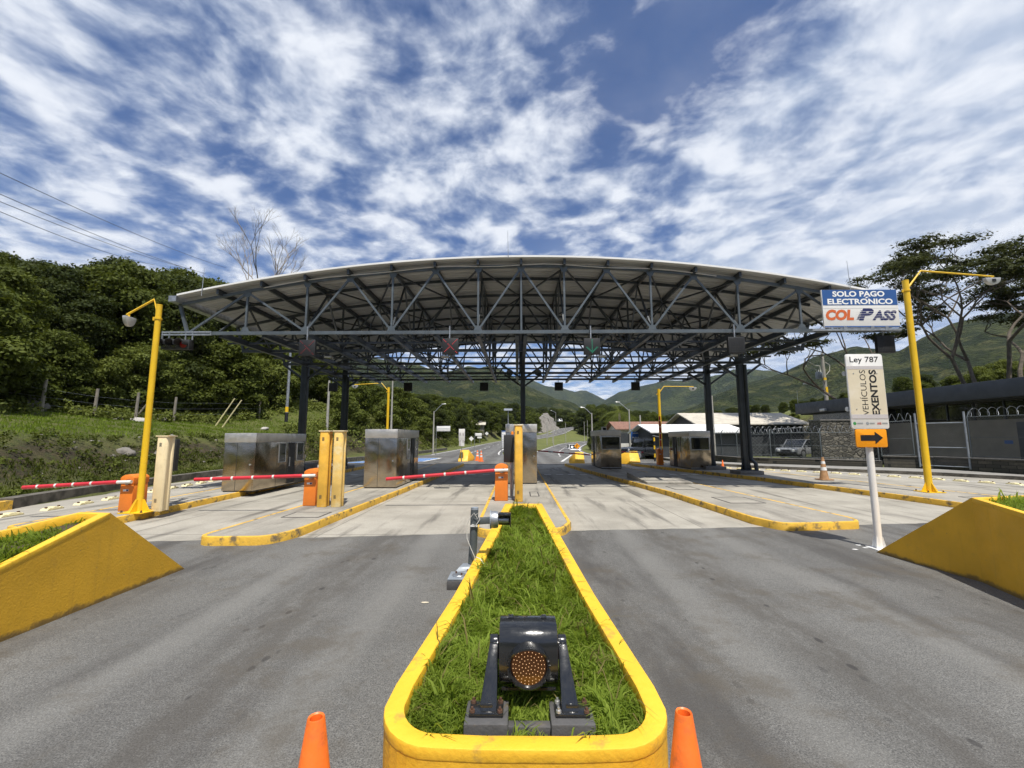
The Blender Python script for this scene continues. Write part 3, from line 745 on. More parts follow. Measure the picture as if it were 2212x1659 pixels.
topL = [(-4.62, 5.02, .96), (-5.02, 5.08, .96), (-5.62, 4.2, .77), (-6.35, 2.9, .42), (-6.5, .6, .35), (-4.56, .6, .3), (-4.58, 3.0, .47), (-4.60, 4.0, .67)]
PL.append(planter('yellow wedge-ended planter with grass at the left edge', topL, ((-4.62, 6.27), (-5.02, 6.3)), (0, 1)))
topR = [(7.1, 6.25, 1.0), (5.78, 5.75, 1.03), (5.60, 5.15, .98), (5.42, 4.5, .92), (5.25, 3.6, .72), (5.1, 2.4, .5), (5.1, .5, .35), (8.6, .5, .35), (8.2, 4, .8)]
PL.append(planter('yellow wedge-ended planter with grass at the right edge', topR, ((7.3, 7.5), (5.62, 7.2)), (0, 1)))

def grass_patch(name, I2, zi, n, hmin, hmax, seed, lab_stuff=True, keep=None, m='grass_blade', wide=.006, lean=.55, ymin=None):
    rg = np.random.default_rng(seed); pl = plane_fit(I2, zi); poly = np.array(I2)
    mn, mx = poly.min(0), poly.max(0); pts_ = []
    while sum(len(p) for p in pts_) < n:
        q = rg.uniform(mn, mx, (n, 2)); ins = np.zeros(len(q), bool); m__ = len(poly); j = m__-1
        for i in range(m__):
            xi, yi = poly[i]; xj, yj = poly[j]
            ins ^= ((yi > q[:, 1]) != (yj > q[:, 1])) & (q[:, 0] < (xj-xi)*(q[:, 1]-yi)/(yj-yi+1e-12)+xi); j = i
        q = q[ins]
        if keep is not None: q = q[keep(q)]
        pts_.append(q)
    q = np.concatenate(pts_)[:n]; z = q @ pl[:2]+pl[2]
    clump = .5+.5*np.sin(q[:, 0]*9+3*np.sin(q[:, 1]*5))*np.cos(q[:, 1]*8+2*np.sin(q[:, 0]*7))
    hh = rg.uniform(hmin, hmax, n)*(.65+.6*clump)*(1+(rg.random(n) > .96)*.6)
    # tufts share a lean direction
    ta = 6*np.sin(q[:, 0]*4.1+q[:, 1]*3.3)+3*np.sin(q[:, 1]*6.7-q[:, 0]*5)+rg.normal(0, 1.0, n)
    ln = rg.uniform(.15, 1, n)*lean*2
    dx, dy = np.cos(ta), np.sin(ta); wa = ta+np.pi/2+rg.normal(0, .6, n); wx, wy = np.cos(wa), np.sin(wa); wd = wide*rg.uniform(.6, 1.5, n)*(hh/hmax+.4)
    segs = [(0, 0, 1.), (.35, .10, .95), (.68, .42, .7), (.86 , .92, .05)]
    V = np.zeros((n, 8, 3))
    for k, (fz, fl, fw) in enumerate(segs):
        cx = q[:, 0]+dx*hh*ln*fl; cy = q[:, 1]+dy*hh*ln*fl; czz = z+hh*fz*(1-.25*ln*fl*fl)-(.01 if k == 0 else 0)
        for s, o in ((-1, 0), (1, 1)):
            V[:, 2*k+o, 0] = cx+s*wx*wd*fw; V[:, 2*k+o, 1] = cy+s*wy*wd*fw; V[:, 2*k+o, 2] = czz
    base = np.arange(n)[:, None]*8
    Fq = np.concatenate([base+np.array([2*k, 2*k+1, 2*k+3, 2*k+2]) for k in range(3)])
    o = fast_mesh(name, V.reshape(-1, 3), Fq, m, smooth=True)
    return tag(o, kind='stuff', cat='grass')
I2, zi = PL[0][1], PL[0][2]
tag(grass_patch('grass', inset(I2, -.02), zi, 46000, .070, .125, 3, wide=.0031, keep=lambda q: ~((abs(q[:, 0]-.05) < .31) & (abs(q[:, 0]-.05) > .095) & (q[:, 1] > 2.14) & (q[:, 1] < 2.38)) & ~((abs(q[:, 0]-.05) < .12) & (q[:, 1] > 2.17) & (q[:, 1] < 2.26))), 'bright green grass filling the central planter')
tag(grass_patch('weeds', inset(I2, -.015), zi, 350, .14, .22, 5, m='grass_dry', wide=.003, lean=.8, keep=lambda q: (q[:, 1] > 2.3)), 'dry seed stalks among the grass of the central planter')
I2, zi = PL[1][1], PL[1][2]
tag(grass_patch('grass', I2, zi, 26000, .08, .15, 4, wide=.005), 'grass filling the planter at the left edge')
I2, zi = PL[2][1], PL[2][2]
tag(grass_patch('grass', I2, zi, 30000, .08, .15, 6, wide=.005), 'grass filling the planter at the right edge')

# ------------------------------------------------------------------ distant hills
def azel(a, e, d_): return (d_*math.sin(R(a)), d_*math.cos(R(a)), 1.8+d_*math.tan(R(e)))
def hill(name, prof, d0, d1, d2, m, z0=0, amp=12, seed=1, step=.35, nr=46, dfun=None):
    a0, a1 = prof[0][0], prof[-1][0]; az = np.arange(a0, a1+step, step); V = []
    from mathutils import noise as N
    for a in az:
        e = lerp_tab(prof, a); D1 = d1 if dfun is None else dfun(a)
        D0 = d0*D1/d1; D2 = d2*D1/d1
        zr = 1.8+D1*math.tan(R(e))
        for k in range(nr):
            t_ = k/(nr-1)
            if t_ < .75:
                u = t_/.75; D = D0+(D1-D0)*u; z = z0+(zr-z0)*(u**1.25)
            else:
                u = (t_-.75)/.25; D = D1+(D2-D1)*u; z = zr+(z0-zr)*u**1.5*.9
            x, y = D*math.sin(R(a)), D*math.cos(R(a)); s = 900/D1
            q = Vector((x*.0045*s, y*.0045*s, seed))
            r_ = N.fractal(q, .8, 2.2, 6); rid = 1-abs(N.noise(q*1.7))*2
            pr = sstep(t_, .02, .4)
            near_ridge = 1-abs(t_-.75)/.75
            z += amp*(r_*.9+rid*.8)*pr*(1-.85*sstep(t_, .55, .74))*(1 if t_ < .75 else 0)
            z += amp*.10*N.fractal(q*9, .9, 2.2, 3)*pr
            V.append((x, y, z))
    n = len(az); F_ = [(i*nr+k, (i+1)*nr+k, (i+1)*nr+k+1, i*nr+k+1) for i in range(n-1) for k in range(nr-1)]
    return tag(fast_mesh(name, V, F_, m, smooth=True), kind='structure')
hill('hills', [(-30, 2), (-24, 9), (-20.0, 10.0), (-15.4, 9.7), (-12.8, 9.3), (-9.4, 8.3), (-8, 8.9), (-6.5, 9.5), (-5, 9.1), (-3.5, 9.5), (-2.2, 8.9), (-0.7, 8.0), (0.8, 7.0), (2.9, 6.1), (6.6, 4.4), (9, 3.0), (12, 1.2), (14, -.3)], 260, 900, 1500, 'hill_near', 5, 16, 1)
hill('hills', [(-3, 7.4), (0.5, 8.0), (1.1, 7.7), (2.3, 7.4), (3.7, 6.75), (4.6, 6.6), (5.6, 6.5), (6.4, 6.2), (7.5, 5.9), (8.3, 6.05), (9.0, 6.0), (9.8, 5.7), (11.0, 5.0), (12.4, 4.4), (16, 3.2), (20, 1)], 1500, 2800, 3800, 'hill_far', 20, 55, 2, .25)
hill('hills', [(8.0, 1.0), (10.5, 4.0), (11.3, 4.7), (12.0, 5.1), (13.2, 5.8), (14.2, 6.05), (15.3, 6.4), (16.8, 6.6), (18.2, 6.9), (19.6, 7.0), (21.0, 6.95), (22.9, 7.3), (24.5, 7.2), (26.4, 7.3), (28.1, 7.3), (30.3, 6.8), (33, 6.2), (40, 4)], 900, 2000, 3000, 'hill_far', 10, 45, 3, .3)
hill('hills', [(15.5, .2), (19.0, 1.9), (21, 2.9), (22.8, 3.9), (24.6, 5.0), (26.3, 5.7), (28.0, 6.2), (30.3, 6.8), (32.6, 7.7), (34.4, 8.6), (36.5, 9.0), (38.2, 9.4), (39.6, 8.9), (41.3, 8.4), (42.0, 8.8), (43.0, 9.4), (45.2, 10.4), (47.8, 10.8), (49.7, 10.6), (54, 10.4), (64, 9), (80, 6)], 260, 760, 1300, 'hill_near', 5, 15, 4)
hill('hills', [(-95, 3), (-70, 9), (-50, 11), (-38, 10.5), (-28, 9), (-22, 6)], 300, 700, 1100, 'hill_near', 15, 14, 5, .8)
# rock cut held by mesh beside the far road
mb = MB(); from mathutils import noise as NN
n1, n2 = 26, 14; vs = []
for i in range(n1):
    for j in range(n2):
        u, v = i/(n1-1), j/(n2-1); top_ = 10.5*math.sin(math.pi*(u*.8+.12))
        x = 9+u*10+v*-1.5; y = 186+u*6+v*5; z = 3.2+u*2.0+top_*v*.8
        k = NN.noise(Vector((x, y, z))*.5)*1.3; vs.append((x+k, y+k, z+k*.3))
tag(fast_mesh('rock_face', vs, [(i*n2+j, (i+1)*n2+j, (i+1)*n2+j+1, i*n2+j+1) for i in range(n1-1) for j in range(n2-1)], 'rock'), kind='structure')
hill('hills', [(64, 8), (80, 9), (110, 11), (140, 14), (170, 13), (200, 15), (230, 12), (250, 10), (268, 6)], 120, 420, 800, 'hill_near', 0, 10, 6, 1.2)

# ================================================================== CANOPY
XC, SX, YF, YB, ZB = .14, 1.43, 14.0, 25.8, 5.24
def zt(x): return 7.50-1.27*((x-XC)/11.4)**2
def nx_(i): return XC+SX*i
CAN = thing('toll_canopy', 'large dark grey steel truss canopy with arched white-edged roof spanning the toll lanes', 'canopy')
def transverse(name, y, w_=.085, m='steel_grey', dy=0):
    mb_ = MB(); xs = [nx_(q) for q in (-8, -6.4, -5, -4, -3, -2, -1, 0, 1, 2, 3, 4, 5, 6.4, 8)]
    for a, b in zip(xs, xs[1:]): mb_.bar((a, y, zt(a)), (b, y, zt(b)), w_, w_*1.15)
    mb_.bar((nx_(-7.8), y, ZB), (nx_(8.6) if dy == 0 else nx_(7.8), y, ZB), w_, w_*1.3)
    def web(i, j, ww=.062): mb_.bar((nx_(i), y+.004, zt(nx_(i))-.05), (nx_(j), y+.004, ZB+.05), ww, ww)
    web(0, 0)
    for s in (-1, 1):
        for i, j in ((1, 1), (3, 3), (5, 5), (6.4, 6.4), (0, 1), (2, 1), (2, 3), (4, 3), (4, 5), (6.4, 5), (6.4, 7.7)): web(s*i, s*j)
        mb_.bar((nx_(s*7.98), y+.002, zt(nx_(7.98))), (nx_(s*7.75), y+.002, ZB), w_, w_)
    return mb_.build(name, m, CAN)
for k, y in enumerate((YF, 17.0, 20.1, 23.2, YB)): transverse('truss', y, dy=k, m='steel_lit' if k == 0 else 'steel_grey')  # front truss takes the painted lit tone, inner ones the shaded tone
for i in (-6.4, -5, -4, -3, -2, -1, 0, 1, 2, 3, 4, 5, 6.4):
    x = nx_(i); g1 = MB(); lo = i in (-6.4, -5, -3, -1, 1, 3, 5, 6.4)
    for z, s in (((ZB+.06, 1),) if lo else ())+(((zt(x)-.05, -1),)):
        MB().prism_y([(x-.14, z), (x+.14, z), (x+.07, z+s*.15), (x-.07, z+s*.15)] if s > 0 else [(x-.07, z-.15), (x+.07, z-.15), (x+.14, z), (x-.14, z)], YF-.012, YF-.036).build('gusset', 'steel_lit', CAN)
# longitudinal girders
for i in range(-7, 8):
    x = nx_(i); mb_ = MB(); ztp = zt(x)+.07
    mb_.bar((x, YF-.26, ztp), (x, YB+.5, ztp), .075, .17)
    for xx_ in ((x-.14, x+.14) if i == 0 else (x,)):
        mb_.bar((xx_, YF+.06, ZB-.02), (xx_, YB+.75, ZB-.02), .075, .17)
        mb_.bar((xx_, YF+.06, ZB-.115), (xx_, YB+.75, ZB-.115), .13, .02)
    ys = [YF, 15.5, 17, 18.55, 20.1, 21.65, 23.2, 24.5, YB]
    for q in range(len(ys)-1):
        if (q+i) % 2 == 0: a, b = (ys[q], ztp-.08), (ys[q+1], ZB+.06)
        else: a, b = (ys[q], ZB+.06), (ys[q+1], ztp-.08)
        if i % 2 == 1 or i == 0: mb_.bar((x-.004, *a), (x-.004, *b), .055, .055)
        if i % 2 == 0 and q in (2, 5): mb_.bar((x-.004, *a), (x-.004, *b), .055, .055)
    mb_.build('girder', 'steel_grey', CAN)
# purlins below the sheets and x-bracing in the roof plane
xs = [nx_(q) for q in np.arange(-7.75, 7.76, 1.0)]
for y in (15.3, 18.5, 21.6, 24.4):
    mb_ = MB()
    for a, b in zip(xs, xs[1:]): mb_.bar((a, y, zt(a)+.05), (b, y, zt(b)+.05), .06, .10)
    mb_.build('purlin', 'column_grey', CAN)
mb_ = MB()
for ya, yb in ((YF, 20.1), (20.1, YB)):
    for i in (-7, -5, -3, -1, 1, 3, 5):
        xa, xb = nx_(i), nx_(i+2)
        mb_.bar((xa, ya, zt(xa)-.04), (xb, yb, zt(xb)-.04), .05, .05); mb_.bar((xb, ya, zt(xb)-.06), (xa, yb, zt(xa)-.06), .05, .05)
mb_.build('bracing', 'steel_grey', CAN)
mb_ = MB()
for y in (15.5, 18.5, 21.6, 24.5):
    mb_.bar((nx_(-7.5), y, ZB-.01), (nx_(7.5), y, ZB-.01), .05, .06)
for ya, yb in ((YF, 17.), (17., 20.1), (20.1, 23.2), (23.2, YB)):
    for i in (-6, -3, 2, 5):
        mb_.bar((nx_(i), ya, ZB), (nx_(i+1), yb, ZB), .045, .045)
mb_.build('bottom_bracing', 'steel_grey', CAN)
# roof sheets as a real thin shell, fascia strip, gutter
def shell(x0, x1, y0, y1, dz0, dz1, n=36):
    m2 = MB(); pts = []
    for k in range(n+1):
        x = x0+(x1-x0)*k/n; pts.append(x)
    vs = []
    for x in pts: vs += [(x, y0, zt(x)+dz0), (x, y1, zt(x)+dz0), (x, y1, zt(x)+dz1), (x, y0, zt(x)+dz1)]
    fs = [(0, 1, 2, 3)]
    for k in range(n):
        a = 4*k
        for j in range(4): fs.append((a+j, a+(j+1) % 4, a+4+(j+1) % 4, a+4+j))
    a = 4*n; fs.append((a+3, a+2, a+1, a)); return m2.add(vs, fs)
shell(-11.15, 11.5, YF-.30, YB+.85, .17, .225).build('roof', 'roof_sheet', CAN)
mb_ = shell(-11.16, 11.51, YF-.335, YF-.302, .18, .238); m3 = shell(-11.16, 11.51, YB+.852, YB+.885, .18, .238); m3.build('roof_edge', 'roof_white', CAN)
mb_.build('roof_edge', 'roof_white', CAN)
for x0, x1 in ((-11.42, -11.17), (11.52, 11.75)):
    z = zt(x0)+.08; MB().box(x0, x1, YF-.33, YB+.9, z-.03, z+.16).build('gutter', 'galvanised', CAN)
# columns
def column(x, y, r_, z0, pipe=0):
    c = MB(); c.bar((x-r_*.42, y, z0), (x-r_*.42, y, zt(x)-.02), r_*.95, r_*1.6); c.bar((x+r_*.42, y, z0), (x+r_*.42, y, zt(x)-.02), r_*.95, r_*1.6)
    c.box(x-.03, x+.03, y-r_*.7, y+r_*.7, z0, zt(x)-.05)
    for s in (-1, 1):
        c.hexa([(x+s*r_*.9, y-.012, z0), (x+s*r_*1.6, y-.012, z0), (x+s*r_*1.6, y+.012, z0), (x+s*r_*.9, y+.012, z0)], [(x+s*r_*.9, y-.012, z0+.55), (x+s*r_*.92, y-.012, z0+.55), (x+s*r_*.92, y+.012, z0+.55), (x+s*r_*.9, y+.012, z0+.55)])
        c.bar((x+s*r_*.5, y, ZB-.7), (x+s*1.0, y, ZB-.05), .09, .09)
    o = c.build('column', 'column_grey', CAN, bevel=.012)
    b = MB(); b.box(x-r_*1.9, x+r_*1.9, y-r_*1.9, y+r_*1.9, z0-.012, z0+.02); b.build('base_plate', 'column_grey', o)
    if pipe:
        MB().tube([(x+pipe*r_*1.1, y-.12, ZB-.1), (x+pipe*r_*1.1, y-.12, z0+.75), (x+pipe*(r_*1.2), y-.14, z0+.45), (x+pipe*(r_+.16), y-.24, z0+.30), (x+pipe*(r_+.18), y-.26, z0-.16)], .085, 12).build('drain_pipe', 'column_grey', o, smooth=True)
    return o
PED = []
for x, y, r_, pipe in ((10.38, 20.2, .155, 1), (10.1, 23.1, .155, 0), (-10.0, 20.2, .155, 0), (-9.55, 23.9, .155, 1), (.26, 20.2, .125, 0), (.3, 23.4, .125, 0)):
    column(x, y, r_, .32, pipe); PED.append((x, y))
plab = ['gray plinth under the right front column', 'grey plinth under the right rear column', 'grey plinth under the left front column', 'grey plinth under the left rear column', 'plinth under the central column, behind the central booth', 'plinth under the rear central column']
for (x, y), l in zip(PED, plab):
    t = thing('plinth', l, 'plinth', (x, y, .146), 0, 'concrete plinths under the canopy columns')
    MB().box(-.52, .52, -.5, .5, 0, .16).build('block', 'concrete_block', t, bevel=.015)
# cables and small fittings under the roof
MB().tube([(nx_(-6), YF-.1, zt(nx_(-6))-.02)]+[(nx_(q), YF-.1-.02*math.sin(q*3), zt(nx_(q))+.03*math.sin(q*2.3)) for q in np.arange(-5.5, 5, .5)], .014, 6).build('power_cable', 'cable_white', CAN)
for x, z, y, tilt, l in ((-.28, 7.62, 13.62, -.02, 0), (-10.3, 6.4, 13.62, .02, 0), (10.7, 6.5, 13.62, -.03, 0)):
    MB().tube([(x, y, z), (x+tilt, y, z+.95)], [.012, .006], 6).build('lightning_rod', 'galvanised', CAN)
for x, y in ((-2.9, 17.2), (3.4, 17.2), (-7.6, 17.2), (8.6, 17.2), (-4.6, 23.4), (4.9, 23.4)):
    t = thing('floodlight', 'small flat floodlight hung under the canopy girders', 'floodlight', (x, y, ZB-.16), 0, 'floodlights under the canopy')
    MB().box(-.14, .14, -.12, .12, -.10, -.02).build('housing', 'lamp_metal', t, bevel=.015); MB().box(-.11, .11, -.10, .10, -.108, -.101).build('glass', 'dark_glass', t); MB().box(-.015, .015, -.015, .015, -.03, .1).build('bracket', 'steel_grey', t)
for x in (-.35, .95):
    t = thing('loudspeaker', 'round dark horn clamped beside the central column head', 'loudspeaker', (x, 20.0, 4.75), 0, 'horns on the central column')
    MB().lathe([(.04, 0), (.06, -.1), (.15, -.22), (.155, -.23), (.02, -.16)], n=16, axis='y').build('horn', 'column_grey', t, smooth=True)
    MB().bar((0, 0, 0), (-.5 if x > 0 else .45, .15, .0), .03).build('bracket', 'column_grey', t)

# lane displays
def lane_display(x, y, z, sym, lab, drop, w_=.53, group='lane signals hanging from the canopy'):
    t = thing('lane_signal', lab, 'lane signal', (x, y, z), 0, group)
    MB().box(-w_/2, w_/2, 0, .12, -w_/2, w_/2).build('panel', 'dark_panel', t, bevel=.008)
    MB().bar((-.03, .06, w_/2), (-.03, .06, w_/2+drop), .035).build('hanger', 'galvanised', t)
    if sym:
        q = MB(); N_ = 13; s = w_*.88/N_
        for i in range(N_):
            for j in range(N_):
                a, b = i-(N_-1)/2, j-(N_-1)/2; on = False
                if sym == 'x': on = abs(abs(a)-abs(b)) < .8
                if sym == 'down': on = (abs(a) < .8 and b > -5.5) or (b < 0 and abs(b+5.6-abs(a)) < .9)
                if on and (sym != 'x' or (i+2*j) % 7):
                    cx, cz = a*s, b*s; h_ = s*.33; q.add([(cx-h_, -.004, cz-h_), (cx+h_, -.004, cz-h_), (cx+h_, -.004, cz+h_), (cx-h_, -.004, cz+h_)], [(0, 1, 2, 3)])
        q.build('led_cross' if sym == 'x' else 'led_arrow', ('led_faint' if 'faint' in lab else 'led_red') if sym == 'x' else 'led_green', t)
    else:
        q = MB()
        for i in range(9):
            for j in range(9): q.box((i-4)*.052-.016, (i-4)*.052+.016, -.006, -.001, (j-4)*.052-.016, (j-4)*.052+.016)
        q.build('led_grid', 'black_matte', t)
    return t
lane_display(-2.17, 13.82, 4.74, 'x', 'square black lane signal with a bright red LED cross above the second booth', .42)
lane_display(-6.84, 13.82, 4.71, 'x', 'square black lane signal with a faint red cross at the left column', .45)
lane_display(2.42, 13.82, 4.72, 'down', 'square black lane signal with a green LED down arrow', .42)
lane_display(7.06, 13.82, 4.74, None, 'unlit square lane signal on the right, above the right front column', .42)
lane_display(11.82, 13.82, 4.75, None, 'unlit square lane signal hung under the big blue and white sign', .35, .56)
for x, l in ((-6.6, 'back of a black lane signal at the far edge, leftmost of four'), (-2.0, 'back of a black lane signal at the far edge, second of four'), (2.5, 'back of a black lane signal at the far edge, third of four'), (7.1, 'back of a black lane signal at the far edge, rightmost of four'), (-11.15, 'black signal box at the far left corner of the canopy')):
    lane_display(x, 26.0, 4.84, None, l, .36, .50, 'lane signals on the far edge of the canopy')
# traffic signal at the left end with its carrying frame
t = thing('traffic_light', 'black traffic light lying sideways with a dim red light, left end of canopy', 'traffic light', (-11.2, 13.9, 4.86), 0)
MB().box(-.52, .42, -.0, .22, -.16, .16).build('housing', 'black_matte', t, bevel=.02)
for x in (-.38, -.06, .24):
    v = MB(); n = 14
    for k in range(n): 
        a0, a1 = math.pi*(-.1+1.2*k/n), math.pi*(-.1+1.2*(k+1)/n)
        v.add([(x+.15*math.cos(a0), -.001, .15*math.sin(a0)), (x+.15*math.cos(a1), -.001, .15*math.sin(a1)), (x+.15*math.cos(a1), -.26, .15*math.sin(a1)), (x+.15*math.cos(a0), -.26, .15*math.sin(a0)),
               (x+.14*math.cos(a0), -.001, .14*math.sin(a0)), (x+.14*math.cos(a1), -.001, .14*math.sin(a1)), (x+.14*math.cos(a1), -.26, .14*math.sin(a1)), (x+.14*math.cos(a0), -.26, .14*math.sin(a0))], [(0, 1, 2, 3), (7, 6, 5, 4), (3, 2, 6, 7), (0, 3, 7, 4), (1, 5, 6, 2)])
    v.build('visor', 'black_matte', t)
    MB().lathe([(.0, -.03), (.08, -.025), (.12, -.005)], c=(x, 0, 0), n=18, axis='y').build('lens', 'signal_red' if x > .2 else 'dark_glass', t, smooth=True)
q = MB(); q.bar((-.55, .05, .415), (1.1, .05, .415), .05); q.bar((-.55, .05, .33), (1.1, .05, .33), .05)
for x in (-.53, -.3, .25, .48, 1.08): q.bar((x, .05, .15 if x < 1 else .33), (x, .05, .415), .035)
q.build('carrying_frame', 'galvanised', t)

# big sign on the right end
t = thing('sign', 'blue and white COL PASS electronic payment sign on the canopy end', 'sign', (10.94, 13.60, 5.86), 0); t.scale = (.982, 1, .982)
MB().box(-1.215, 1.215, 0, .06, -.63, .63).build('board', 'sign_white', t, bevel=.006)
MB().box(-1.2, 1.2, -.006, -.001, .11, .625).build('blue_field', 'sign_blue', t)
MB().box(-1.2, 1.2, -.006, -.001, -.625, -.585).build('blue_border', 'sign_blue', t)
MB().box(-1.2, 1.2, -.003, -.001, .0, .004).build('panel_joint', 'text_grey', t)
text('lettering', 'SOLO PAGO', 'text_white', t, -.03, .485, -.010, w=1.68, h=.19, bold=.035)
text('lettering', 'ELECTRONICO', 'text_white', t, -.0, .230, -.010, w=2.10, h=.19, bold=.035)
MB().add([(.16, -.010, .335), (.22, -.010, .335), (.30, -.010, .385), (.22, -.010, .385)], [(0, 1, 2, 3)]).build('accent', 'text_white', t)
text('lettering', 'COL', 'text_orange', t, -.69, -.215, -.006, w=.90, h=.36, bold=.055, shear=.16)
text('lettering', 'P', 'text_navy', t, .16, -.20, -.006, w=.50, h=.40, bold=.05, shear=.3)
text('lettering', 'ASS', 'text_navy', t, .74, -.235, -.006, w=.80, h=.33, bold=.045, shear=.3)
q = MB()
for k in range(4):
    z = -.335+k*.075; q.add([(-.18+.01*k, -.009, z), (1.14, -.009, z), (1.14, -.009, z+.008), (-.18+.01*k, -.009, z+.008)], [(0, 1, 2, 3)])
q.build('speed_stripes', 'sign_white', t)
q = MB()
for k in range(7):
    z = -.345+k*.052
    if k < 6: q.box(-.155+.03*k, -.075+.03*k, -.0075, -.0062, z-.016, z+.010)
q.build('speed_dashes', 'text_navy', t)
q = MB(); q.bar((-1.6, .03, -.70), (1.25, .03, -.70), .06); q.bar((-.7, .03, -.66), (.95, .03, -.66), .04)
for x in (-.55, .32, .78): q.box(x-.05, x+.05, -.01, .08, -.74, -.6)
q.build('mounting_rail', 'galvanised', t)

# ================================================================== BOOTHS
def pane(mb_, *a): return mb_
def booth(x0, x1, y0, y1, z1, lab, face):
    """face: 'door' = double door on the near end, 'window' = big window on the near end"""
    cx, cy = (x0+x1)/2, (y0+y1)/2; t = thing('toll_booth', lab, 'toll booth', (cx, cy, .15), 0, 'stainless steel toll booths'); hx, hy = (x1-x0)/2, (y1-y0)/2; h = z1-.15
    MB().box(-hx, hx, -hy, hy, .03, h-.29).build('body', 'stainless', t, bevel=.008)
    MB().box(-hx+.03, hx-.03, -hy+.03, hy-.03, -.004, .03).build('plinth', 'black_matte', t)
    MB().box(-hx-.012, hx+.012, -hy-.012, hy+.012, h-.288, h).build('fascia', 'stainless_band', t, bevel=.008)
    sd = 1 if cx < 0 else -1     # the side facing the lane we look along
    sx = sd*hx
    def win(par, a0, a1, b0, b1, side, name='window'):
        f = MB(); g_ = MB(); w_ = .028
        if side == 'front':
            y = -hy; f.ring = None
            for (p, q_, r_, s_) in ((a0, a1, b0, b0+w_), (a0, a1, b1-w_, b1), (a0, a0+w_, b0+w_, b1-w_), (a1-w_, a1, b0+w_, b1-w_)): f.box(p, q_, y-.022, y-.001, r_, s_)
            g_.box(a0+w_, a1-w_, y-.010, y-.002, b0+w_, b1-w_)
        else:
            xa, xb = sorted((sx+sd*.001, sx+sd*.022)); ga, gb = sorted((sx+sd*.002, sx+sd*.010))
            for (p, q_, r_, s_) in ((a0, a1, b0, b0+w_), (a0, a1, b1-w_, b1), (a0, a0+w_, b0+w_, b1-w_), (a1-w_, a1, b0+w_, b1-w_)): f.box(xa, xb, p, q_, r_, s_)
            g_.box(ga, gb, a0+w_, a1-w_, b0+w_, b1-w_)
        o = f.build(name, 'galvanised', par); g_.build('pane', 'dark_glass', o); return o
    if face == 'door':
        xs_ = -hx+2*hx*.42 if abs(cx) > 1 else -hx+2*hx*.40
        MB().box(xs_-.004, xs_+.004, -hy-.003, -hy+.004, .04, h-.30).build('panel_seam', 'black_matte', t)
        d_ = MB().box(xs_+.012, hx-.03, -hy-.010, -hy-.001, .05, h-.31).build('door', 'stainless', t, bevel=.003)
        q = MB().cyl((hx-.11, -hy-.01, h*.46), (hx-.11, -hy-.05, h*.46), .012, .012, 10); q.lathe([(0, -.075), (.022, -.07), (.027, -.055), (.012, -.045)], c=(hx-.11, -hy, h*.46), n=12, axis='y'); q.build('handle', 'steel_bolt', d_, smooth=True)
        MB().box(-hx+.01, hx-.01, -hy-.016, -hy-.012, h-.305, h-.290).build('drip_edge', 'galvanised', t)
    else:
        win(t, -hx+.05, hx-.05, h*.50, h-.33, 'front')
        MB().box(-hx+.02, hx-.02, -hy-.018, -hy-.002, .05, .075).build('skirting', 'galvanised', t)
    L = 2*hy
    win(t, -hy+L*.42, -hy+L*.56, h*.45, h-.32, 'side')
    win(t, -hy+L*.80, -hy+L*.95, h*.45, h-.32, 'side')
    xa, xb = sorted((sx+sd*.001, sx+sd*.012))
    dr = MB().box(xa, xb, -hy+L*.62, -hy+L*.76, .05, h-.31).build('sliding_door', 'black_matte', t)
    xa, xb = sorted((sx+sd*.012, sx+sd*.03)); MB().box(xa, xb, -hy+L*.64, -hy+L*.65, h*.36, h*.54).build('handle', 'galvanised', dr)
    q = MB(); xa, xb = sorted((sx+sd*.001, sx+sd*.004))
    for f_ in (.39, .60, .78): q.box(xa, xb, -hy+L*f_-.004, -hy+L*f_+.004, .04, h-.31)
    q.build('panel_joints', 'black_matte', t)
    return t
booth(-9.14, -8.16, 13.6, 16.8, 1.95, 'leftmost steel toll booth with a double door on the near end', 'door')
booth(-5.07, -4.0, 14.55, 17.7, 2.08, 'steel toll booth standing behind the tip of the second barrier arm', 'door')
booth(-.42, .70, 15.9, 19.0, 2.28, 'central steel toll booth behind the tall yellow pillar', 'door')
booth(4.41, 5.50, 23.4, 26.4, 2.17, 'steel toll booth with a large dark window on the wide right island', 'window')
booth(8.93, 10.0, 22.4+.5, 26.0, 2.12, 'rightmost steel toll booth between the far column and raised barrier', 'window')
t = thing('air_conditioner', 'small white unit on the roof of the booth with the large window', 'air conditioner', (4.85, 24.6, 2.17), 0)
MB().box(-.12, .12, -.15, .15, 0, .2).build('case', 'white_paint', t, bevel=.01); MB().box(-.09, .09, -.156, -.151, .03, .17).build('grille', 'dark_panel', t)

